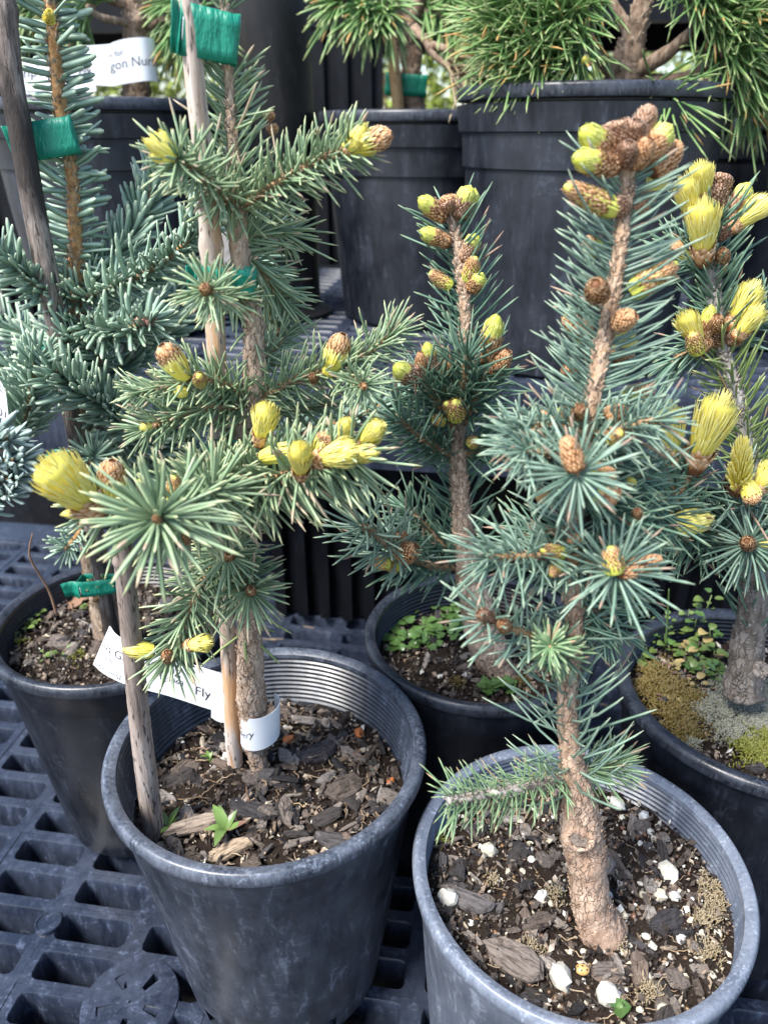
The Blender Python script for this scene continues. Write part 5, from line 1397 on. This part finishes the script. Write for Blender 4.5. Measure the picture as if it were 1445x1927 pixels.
lay(POT1, CHIPS, 'bark_chip', 12, 0, 0, .2, .3, [S1(640,1590,90,8), S1(540,1530,70,100), S1(700,1420,60,60), S1(330,1470,60,30), S1(385,1350,55,20), S1(600,1420,70,20), S1(715,1500,50,80), S1(650,1490,70,40), S1(580,1360,60,0), S1(470,1530,80,150), S1(560,1590,60,20), S1(610,1545,60,20)])
lay(POT1, WOODS, 'wood_chip', 5, 0, 0, .15, .3, [S1(372,1560,120,20), S1(455,1520,70,60), S1(432,1605,75,18), S1(655,1430,60,40), S1(640,1400,40,80)])
lay(POT1, RESIN, 'orange_bark_piece', 4, 0, 0, .2, .5, [S1(676,1382,20,0), S1(543,1396,24,30), S1(736,1472,16,0), S1(268,1520,14,0)])
lay(POT1, STONES, 'pumice_stone', 26, .0008, .0022, .4, .5); lay(POT1, GPRILL, 'green_grain', 5, .0016, .0026, .4, .5)
lay(POT2, CHIPS, 'bark_chip', 288, .003, .0125, .45, .35, power=1.5); lay(POT2, WOODS, 'wood_chip', 46, .003, .008, .5, .4); lay(POT2, STRAWS, 'straw', 130, .005, .014, .3, .4)
lay(POT2, CHIPS, 'bark_chip', 12, 0, 0, .2, .3, [S2(880,1700,95,-35), S2(965,1810,110,-45), S2(1165,1640,95,-70), S2(1250,1740,70,30), S2(1150,1830,70,10), S2(1200,1830,70,80), S2(985,1895,80,0), S2(900,1860,60,60), S2(1245,1620,70,80), S2(1010,1740,60,20), S2(1310,1860,60,80), S2(860,1640,50,60)])
lay(POT2, STONES, 'pumice_stone', 210, .0012, .0040, .4, .55, power=2.0)
lay(POT2, STONES, 'pumice_stone', 16, 0, 0, .4, .6, [S2(842,1697,42), S2(1054,1846,52), S2(1160,1520,36), S2(1210,1540,22), S2(1255,1650,40), S2(1142,1878,44), S2(1018,1692,26), S2(1240,1690,28), S2(1268,1690,22), S2(1330,1895,30), S2(1000,1622,20), S2(1280,1770,20), S2(920,1605,34), S2(1225,1785,20), S2(1246,1905,28), S2(1350,1760,16)])
lay(POT2, PRILLS, 'fertiliser_grain', 220, .0018, .0028, .4, .6)
lay(POT2, GPRILL, 'green_grain', 6, .0018, .0026, .4, .5)
lay(POT3, CHIPS, 'bark_chip', 60, .005, .016); lay(POT3, STRAWS, 'straw', 20, .006, .020); lay(POT3, STONES, 'pumice_stone', 46, .0016, .0046)
lay(POT4, CHIPS, 'bark_chip', 46, .004, .014); lay(POT4, STRAWS, 'straw', 24, .006, .018); lay(POT4, STONES, 'pumice_stone', 22, .0010, .0026); lay(POT4, WOODS, 'wood_chip', 12, .004, .010)
lay(POT5, CHIPS, 'bark_chip', 100, .005, .018); lay(POT5, WOODS, 'wood_chip', 24, .005, .014); lay(POT5, STRAWS, 'straw', 30, .008, .022); lay(POT5, STONES, 'pumice_stone', 24, .0012, .0030)

# ------------------------------------------------------------------ moss and weeds
def moss(pot, patches, mat, ln, n, name='moss'):
    b = MB(); B = []; D = []
    for (u, v, rpx) in patches:
        p = PZ(u, v, pot['sz']); r = rpx*px(p); k = int(n*(rpx/40.0)**2)
        for i in range(k):
            a = rng.random()*6.283; q = (rng.random()**0.62 if rng.random() < .85 else 0.7 + rng.random()*.8)*r*(0.85 + 0.25*math.sin(a*3 + u) + 0.2*math.sin(a*7 + v))
            x, y = p.x + q*math.cos(a), p.y + q*math.sin(a)
            if math.hypot(x - pot['c'][0], y - pot['c'][1]) > pot['sr']*0.99: continue
            B.append((x, y, pot['sz'] + 0.0024*max(0, 1 - (q/r)**2) + 0.0012*mnoise.noise(Vector((x*300, y*300, 0))) + 0.0006)); D.append((rng.normal()*0.55, rng.normal()*0.55, 0.9))
    if B:
        add_needles(b, B, np.array(D), ln*(0.6 + 0.8*rng.random(len(B))), ln*0.28, rng.normal(size=(len(B), 3))*0.15)
        b.build(name, M[mat], pot['soil'], kind='stuff')
moss(POT4, [(1248,1300,62),(1270,1350,52),(1290,1385,34),(1225,1270,34),(1215,1300,20),(1300,1320,26)], 'moss_gold', .0036, 520)
moss(POT4, [(1398,1345,66),(1430,1310,60),(1370,1300,40),(1440,1375,50),(1345,1330,40),(1320,1345,30),(1380,1385,44),(1300,1405,20)], 'moss_grey', .0026, 560)
moss(POT4, [(1430,1428,44),(1400,1410,26),(1445,1400,40)], 'moss_green', .0034, 420)
moss(POT2, [(1335,1680,30),(1325,1735,30),(1330,1795,30),(1040,1690,22),(1215,1868,26),(1000,1795,28),(925,1660,18),(1160,1780,22),(1345,1710,26)], 'moss_dry', .0026, 300)
moss(POT2, [(824,1588,14)], 'moss_green', .0030, 400)
moss(POT3, [(980,1290,24),(860,1290,20)], 'moss_gold', .0024, 300)
moss(POT5, [(60,1180,22),(90,1130,26),(150,1240,24),(40,1215,20)], 'moss_green', .0024, 160)

def leaf_mesh(name, mat, L=1.0, W=0.5, cup=0.12, seg=6, round_=False, fold=0.08, notch=False):
    b = MB(); V = []; F = []
    for i in range(seg + 1):
        f = i/seg
        w = W*0.5*(math.sin(math.pi*min(1, f*0.96 + 0.04))**(0.55 if round_ else 0.9))*(1.0 if not notch else 1 + 0.22*math.sin(f*14))
        z = cup*math.sin(f*math.pi)*0.9 - cup*f*f
        V += [(L*f, -w, z + fold*w*2), (L*f, -w*0.5, z + fold*w*0.5), (L*f, 0, z), (L*f, w*0.5, z + fold*w*0.5), (L*f, w, z + fold*w*2)]
    for i in range(seg):
        for j in range(4): F.append((i*5+j, i*5+j+1, (i+1)*5+j+1, (i+1)*5+j))
    b.add(V, F)
    return b.mesh(name, M[mat])
LEAFS = {n: [leaf_mesh('leaf', n, 1, w, c, round_=rd, notch=nt) for w, c in ((a, .1), (a*1.15, .2), (a*.9, .02))] for n, a, rd, nt in
         (('leaf_weed', .33, False, False), ('leaf_red', .36, False, False), ('leaf_cress', .95, True, False), ('leaf_old', .9, True, False), ('leaf_liverwort', .95, True, True))}
def weed(name, pos, leaves, label, cat='seedling', group=None, stalk=0.0, mat='leaf_weed', size=.006, elev=(20, 60), jit=.3, second=None):
    root = empty(name, tuple(pos)); tag(root, label, cat, group)
    b = MB(); top = Vector(pos) + Vector((rng.normal()*0.1*stalk, rng.normal()*0.1*stalk, stalk))
    b.tube([Vector(pos) - Vector((0, 0, .001)), (Vector(pos) + top)/2 + Vector((.0004, 0, 0)), top + Vector((0, 0, .0006))], .0004, 5)
    b.build('stem', M['leaf_weed'], root)
    for i in range(leaves):
        mt = second if (second and i % 3 == 2) else mat
        o = bpy.data.objects.new('leaf', LEAFS[mt][i % 3]); link(o, root)
        s = size*(0.7 + 0.6*rng.random())
        h = top if stalk == 0 else Vector(pos) + (top - Vector(pos))*(0.35 + 0.65*(i + 1)/leaves)
        o.matrix_basis = Matrix.Translation(h) @ Matrix.Rotation(i*2.4 + rng.normal()*jit, 4, 'Z') @ Matrix.Rotation(-R(elev[0] + (elev[1] - elev[0])*rng.random()), 4, 'Y') @ Matrix.Diagonal((s, s, s, 1))
    return root
def on(pot, u, v): p = PZ(u, v, pot['sz']); return (p.x, p.y, pot['sz'] + .0012)
weed('weed_seedling', on(POT1, 428, 1578), 8, 'green and reddish weed seedling at the front of the charcoal pot', 'weed', 'weeds in the front pots', .004, 'leaf_weed', .0125, (15, 55), second='leaf_red')
weed('weed_seedling', on(POT1, 396, 1440), 5, 'tiny bright green weed behind the two canes', 'weed', 'weeds in the front pots', .003, 'leaf_weed', .0060, (20, 50))
weed('weed_seedling', on(POT1, 318, 1562), 4, 'small weed close beside the foot of the short grey cane', 'weed', 'weeds in the front pots', .002, 'leaf_weed', .0090, (20, 50))
weed('weed_seedling', on(POT2, 1160, 1905), 4, 'green weed at the bottom picture edge in the pale grey pot', 'weed', 'weeds in the front pots', .002, 'leaf_liverwort', .0045, (5, 25))
# liverwort cushion
lw = empty('liverwort_patch', on(POT3, 800, 1190)); tag(lw, 'green liverwort cushion beside the bent trunk', 'liverwort')
for i in range(170):
    cu_, cv_, ru, rv = ((795, 1185, 62, 52), (845, 1135, 32, 26), (930, 1300, 26, 16), (770, 1215, 40, 24), (835, 1190, 34, 34))[i % 5]
    a = rng.random()*6.283; q = math.sqrt(rng.random())
    p = on(POT3, cu_ + ru*q*math.cos(a), cv_ + rv*q*math.sin(a))
    o = bpy.data.objects.new('lobe', LEAFS['leaf_liverwort'][i % 3]); link(o, lw)
    s = .0045 + .0040*rng.random()
    o.matrix_basis = Matrix.Translation(Vector(p) + Vector((0, 0, .001 + .005*(1 - q)))) @ Matrix.Rotation(a + rng.normal()*.6, 4, 'Z') @ Matrix.Rotation(-R(5 + 25*rng.random()), 4, 'Y') @ Matrix.Diagonal((s, s, s, 1))
# cress-like weeds in the mossy pot
def clump(name, pot, spots, label, cat, group, mats, size, elev=(-5, 35)):
    root = empty(name, on(pot, spots[0][0], spots[0][1])); tag(root, label, cat, group)
    for i, (u, v, st, n) in enumerate(spots):
        pos = Vector(on(pot, u, v)); top = pos + Vector((rng.normal()*0.12*st, rng.normal()*0.12*st, st))
        b = MB(); b.tube([pos - Vector((0, 0, .001)), (pos + top)/2 + Vector((.0006, 0, 0)), top], .00035, 5); b.build('stem', M['leaf_cress'], root)
        for q in range(n):
            o = bpy.data.objects.new('leaf', LEAFS[mats[(i + q) % len(mats)]][q % 3]); link(o, root)
            s = size*(0.6 + 0.7*rng.random()); h = pos + (top - pos)*(0.3 + 0.7*(q + 1)/n) if st > .004 else pos + Vector((rng.normal()*.002, rng.normal()*.002, .0015 + st*rng.random()))
            o.matrix_basis = Matrix.Translation(h) @ Matrix.Rotation(q*2.4 + rng.normal()*.4, 4, 'Z') @ Matrix.Rotation(-R(elev[0] + (elev[1] - elev[0])*rng.random()), 4, 'Y') @ Matrix.Translation((s*.5, 0, 0)) @ Matrix.Diagonal((s, s, s, 1))
GC = 'cress weeds in the mossy pot'; CM = ['leaf_cress', 'leaf_cress', 'leaf_liverwort', 'leaf_cress']
clump('cress_weed', POT4, [(1310,1190,.028,7),(1285,1200,.024,6),(1298,1205,.016,6),(1272,1205,.010,6)], 'tallest round-leaved cress weed at the far rim of the mossy pot', 'weed', GC, CM, .0058)
clump('cress_weed', POT4, [(1232,1212,.022,8),(1222,1225,.012,6),(1246,1220,.010,6),(1255,1232,.006,6)], 'upright small-leaved cress weed between the stalks in the mossy pot', 'weed', GC, CM, .0050)
clump('cress_weed', POT4, [(1212,1240,.008,7),(1203,1252,.006,6),(1218,1256,.004,6)], 'bright green cress weed against the inner wall of the mossy pot', 'weed', GC, ['leaf_cress', 'leaf_weed'], .0050)
clump('cress_weed', POT4, [(1330,1215,.012,6),(1318,1232,.008,7),(1338,1240,.006,7),(1300,1238,.006,7),(1285,1240,.004,6)], 'broad-leaved cress weed near the far side of the grey trunk', 'weed', GC, ['leaf_liverwort', 'leaf_cress', 'leaf_cress', 'leaf_cress', 'leaf_old'], .0060)
clump('cress_weed', POT4, [(1342,1268,.005,8),(1330,1260,.004,7),(1350,1280,.003,7),(1322,1275,.003,7),(1300,1270,.003,7)], 'low dense cress weed at the foot of the grey trunk', 'weed', GC, ['leaf_liverwort', 'leaf_cress'], .0046)
clump('cress_weed', POT4, [(1265,1262,.003,8),(1285,1280,.002,7),(1310,1300,.002,6),(1250,1330,.002,6)], 'withered brownish cress weed on the golden moss', 'weed', GC, ['leaf_old', 'leaf_red', 'leaf_old'], .0046)
GF = 'weeds in the fir pot'
clump('cress_weed', POT5, [(115,1122,.006,7),(130,1108,.005,6),(100,1130,.004,6),(90,1120,.004,6)], 'pale weed at the far rim of the fir pot', 'weed', GF, ['leaf_cress', 'leaf_weed'], .0040)
clump('cress_weed', POT5, [(70,1165,.005,6),(50,1195,.004,6),(35,1190,.004,5),(62,1182,.003,5)], 'pale weed close to the near-side wall of the fir pot', 'weed', GF, ['leaf_cress'], .0040)
clump('cress_weed', POT5, [(160,1150,.004,6),(175,1125,.004,5),(120,1240,.003,6),(95,1245,.003,5)], 'pale weed beside the brown fallen leaf', 'weed', GF, ['leaf_cress', 'leaf_weed'], .0040)
# thin dry stalks and a fallen leaf
for a_, lb in (([(108,1158,.400,2.6),(92,1110,.398,2.2),(62,1060,.392,2.0),(56,1035,.390,1.8),(62,1004,.388,1.4)], 'thin dry bent stalk rising from the fir pot'),):
    path, rad = pix_path(a_, 24); b = MB(); b.tube(path, rad, 6); tag(b.build('dry_stalk', M['dry_leaf']), lb, 'stalk')
for a_, lb in (([(1252,1215,.37,2.2),(1256,1150,.37,1.8),(1258,1108,.37,1.4)], 'straight green stalk rising among the cress weeds'), ([(1212,1225,.36,2),(1200,1170,.358,1.6),(1190,1120,.356,1.2)], 'leaning green stalk at the wall side of the cress weeds')):
    path, rad = pix_path(a_, 16); b = MB(); b.tube(path, rad, 6); tag(b.build('green_stalk', M['leaf_weed']), lb, 'stalk', 'stalks in the mossy pot')
p = on(POT5, 148, 1140)
b = MB(); V = [(p[0] + x*.009, p[1] + y*.009, p[2] + .003 + .003*math.sin(x*2 + y)) for x in np.linspace(-1, 1, 6) for y in np.linspace(-0.7, 0.7, 5)*1.0]
b.add(V, [(i*5+j, i*5+j+1, (i+1)*5+j+1, (i+1)*5+j) for i in range(5) for j in range(4) if (i, j) not in ((0, 0), (0, 3), (4, 0), (4, 3))])
o = b.build('fallen_leaf', M['dry_leaf']); o.modifiers.new('thickness', 'SOLIDIFY').thickness = .0004; tag(o, 'brown fallen leaf on the soil under the loose green tape', 'leaf')

# needles fallen on the bench bars
b = MB(); B, D = [], []
for i in range(150):
    lx, ly = -0.62 + 1.5*rng.random(), (rng.integers(-12, 14) + 0.5)*CH + rng.normal()*.001
    w = ANCH + lx*EX + ly*EY; B.append((w[0], w[1], LOW_Z + .0012)); dd = EX*(1 if rng.random() < .5 else -1) + EY*rng.normal()*.12; D.append((dd[0], dd[1], 0.0))
add_needles(b, B, np.array(D), .008 + .008*rng.random(len(B)), .0008, np.zeros((len(B), 3)))
tag(b.build('fallen_needles', M['straw']), 'dry brown needles fallen on the bench bars', 'needles', kind='stuff')

# ladybird on the mulch of the grey pot
p = Vector(on(POT2, 1093, 1838)) + Vector((0, 0, .0036)); s = px(p)*11
lbird = empty('ladybird', tuple(p)); tag(lbird, 'pale orange ladybird with black spots on the bark mulch', 'insect')
b = MB(); V = []; F = []
for i in range(9):
    th = R(95)*i/8
    for j in range(16):
        ph = 2*math.pi*j/16; V.append((p.x + 1.25*s*math.sin(th)*math.cos(ph), p.y + s*math.sin(th)*math.sin(ph), p.z + 0.85*s*math.cos(th)))
F = [(i*16+j, (i+1)*16+j, (i+1)*16+(j+1) % 16, i*16+(j+1) % 16) for i in range(8) for j in range(16)]
b.add(V, F); b.build('shell', M['ladybird_shell'], lbird)
for (dx, dy) in ((.45, -.45), (-.3, -.55), (-.05, .1), (.6, .25), (-.65, .1), (.2, .6)):
    dz = .87*math.sqrt(max(0, 1 - dx*dx - dy*dy)) + .04
    b = MB(); b.lathe([(.001*s, .05*s), (.12*s, .03*s), (.17*s, -.06*s)], 10, (p.x + 1.27*s*dx, p.y + 1.02*s*dy, p.z + dz*s)); b.build('spot', M['ladybird_black'], lbird)
b = MB(); b.lathe([(.01*s, .5*s), (.3*s, .42*s), (.45*s, .15*s), (.4*s, -.1*s)], 12, (p.x - 1.35*s, p.y, p.z)); b.build('head', M['ladybird_black'], lbird)

# ------------------------------------------------------------------ sunlit shrubs far behind the benches
hl = leaf_mesh('leaf', 'leaf_hedge', 1, .5, .1, 2)
def shrub(x, y, w, h, label):
    root = empty('garden_shrub', (x, y, GROUND_Z)); tag(root, label, 'shrub', 'shrubs behind the benches')
    b = MB()
    for q in range(4): b.tube([(x + .05*q - .1, y, GROUND_Z - .02), (x + (q - 1.5)*w*.15, y + .1*rng.normal(), GROUND_Z + h*.4), (x + (q - 1.5)*w*.28, y + .2*rng.normal(), GROUND_Z + h*.8)], (.03, .022, .01), 7)
    b.build('stem', M['hedge_stem'], root)
    N = 5200; d = unit(rng.normal(size=(N, 3))); d[:, 2] = np.abs(d[:, 2])*1.0 - .1
    rr = (0.72 + 0.3*rng.random(N))*np.array([1 + .35*mnoise.noise(Vector(q)*2.2 + Vector((x, y, 0))) for q in d])
    B = np.array((x, y, GROUND_Z + h*.30)) + d*rr[:, None]*np.array((w/2, w/2, h*.62))
    nb = MB(); add_needles(nb, B, unit(rng.normal(size=(N, 3)) + d*.8 + np.array((0, 0, .2))), .05 + .05*rng.random(N), .035, np.zeros((N, 3)), (0.2, 0.7, 1, 0.6, 0.05), 0.08)
    nb.build('foliage', M['needle_hedge'], root, kind='stuff')
needle_mat('needle_hedge', (0.10, 0.15, 0.02), (0.30, 0.36, 0.07), (0.34, 0.38, 0.10), deadp=0.0)
shrub(-2.2, 5.2, 2.6, 2.6, 'yellow-green shrub seen past the white curled tags')
shrub(0.25, 5.0, 2.4, 2.4, 'yellow-green shrub seen behind the taped pine trunk')
shrub(2.4, 5.4, 2.6, 2.5, 'yellow-green shrub hidden mostly by the bushy pine')
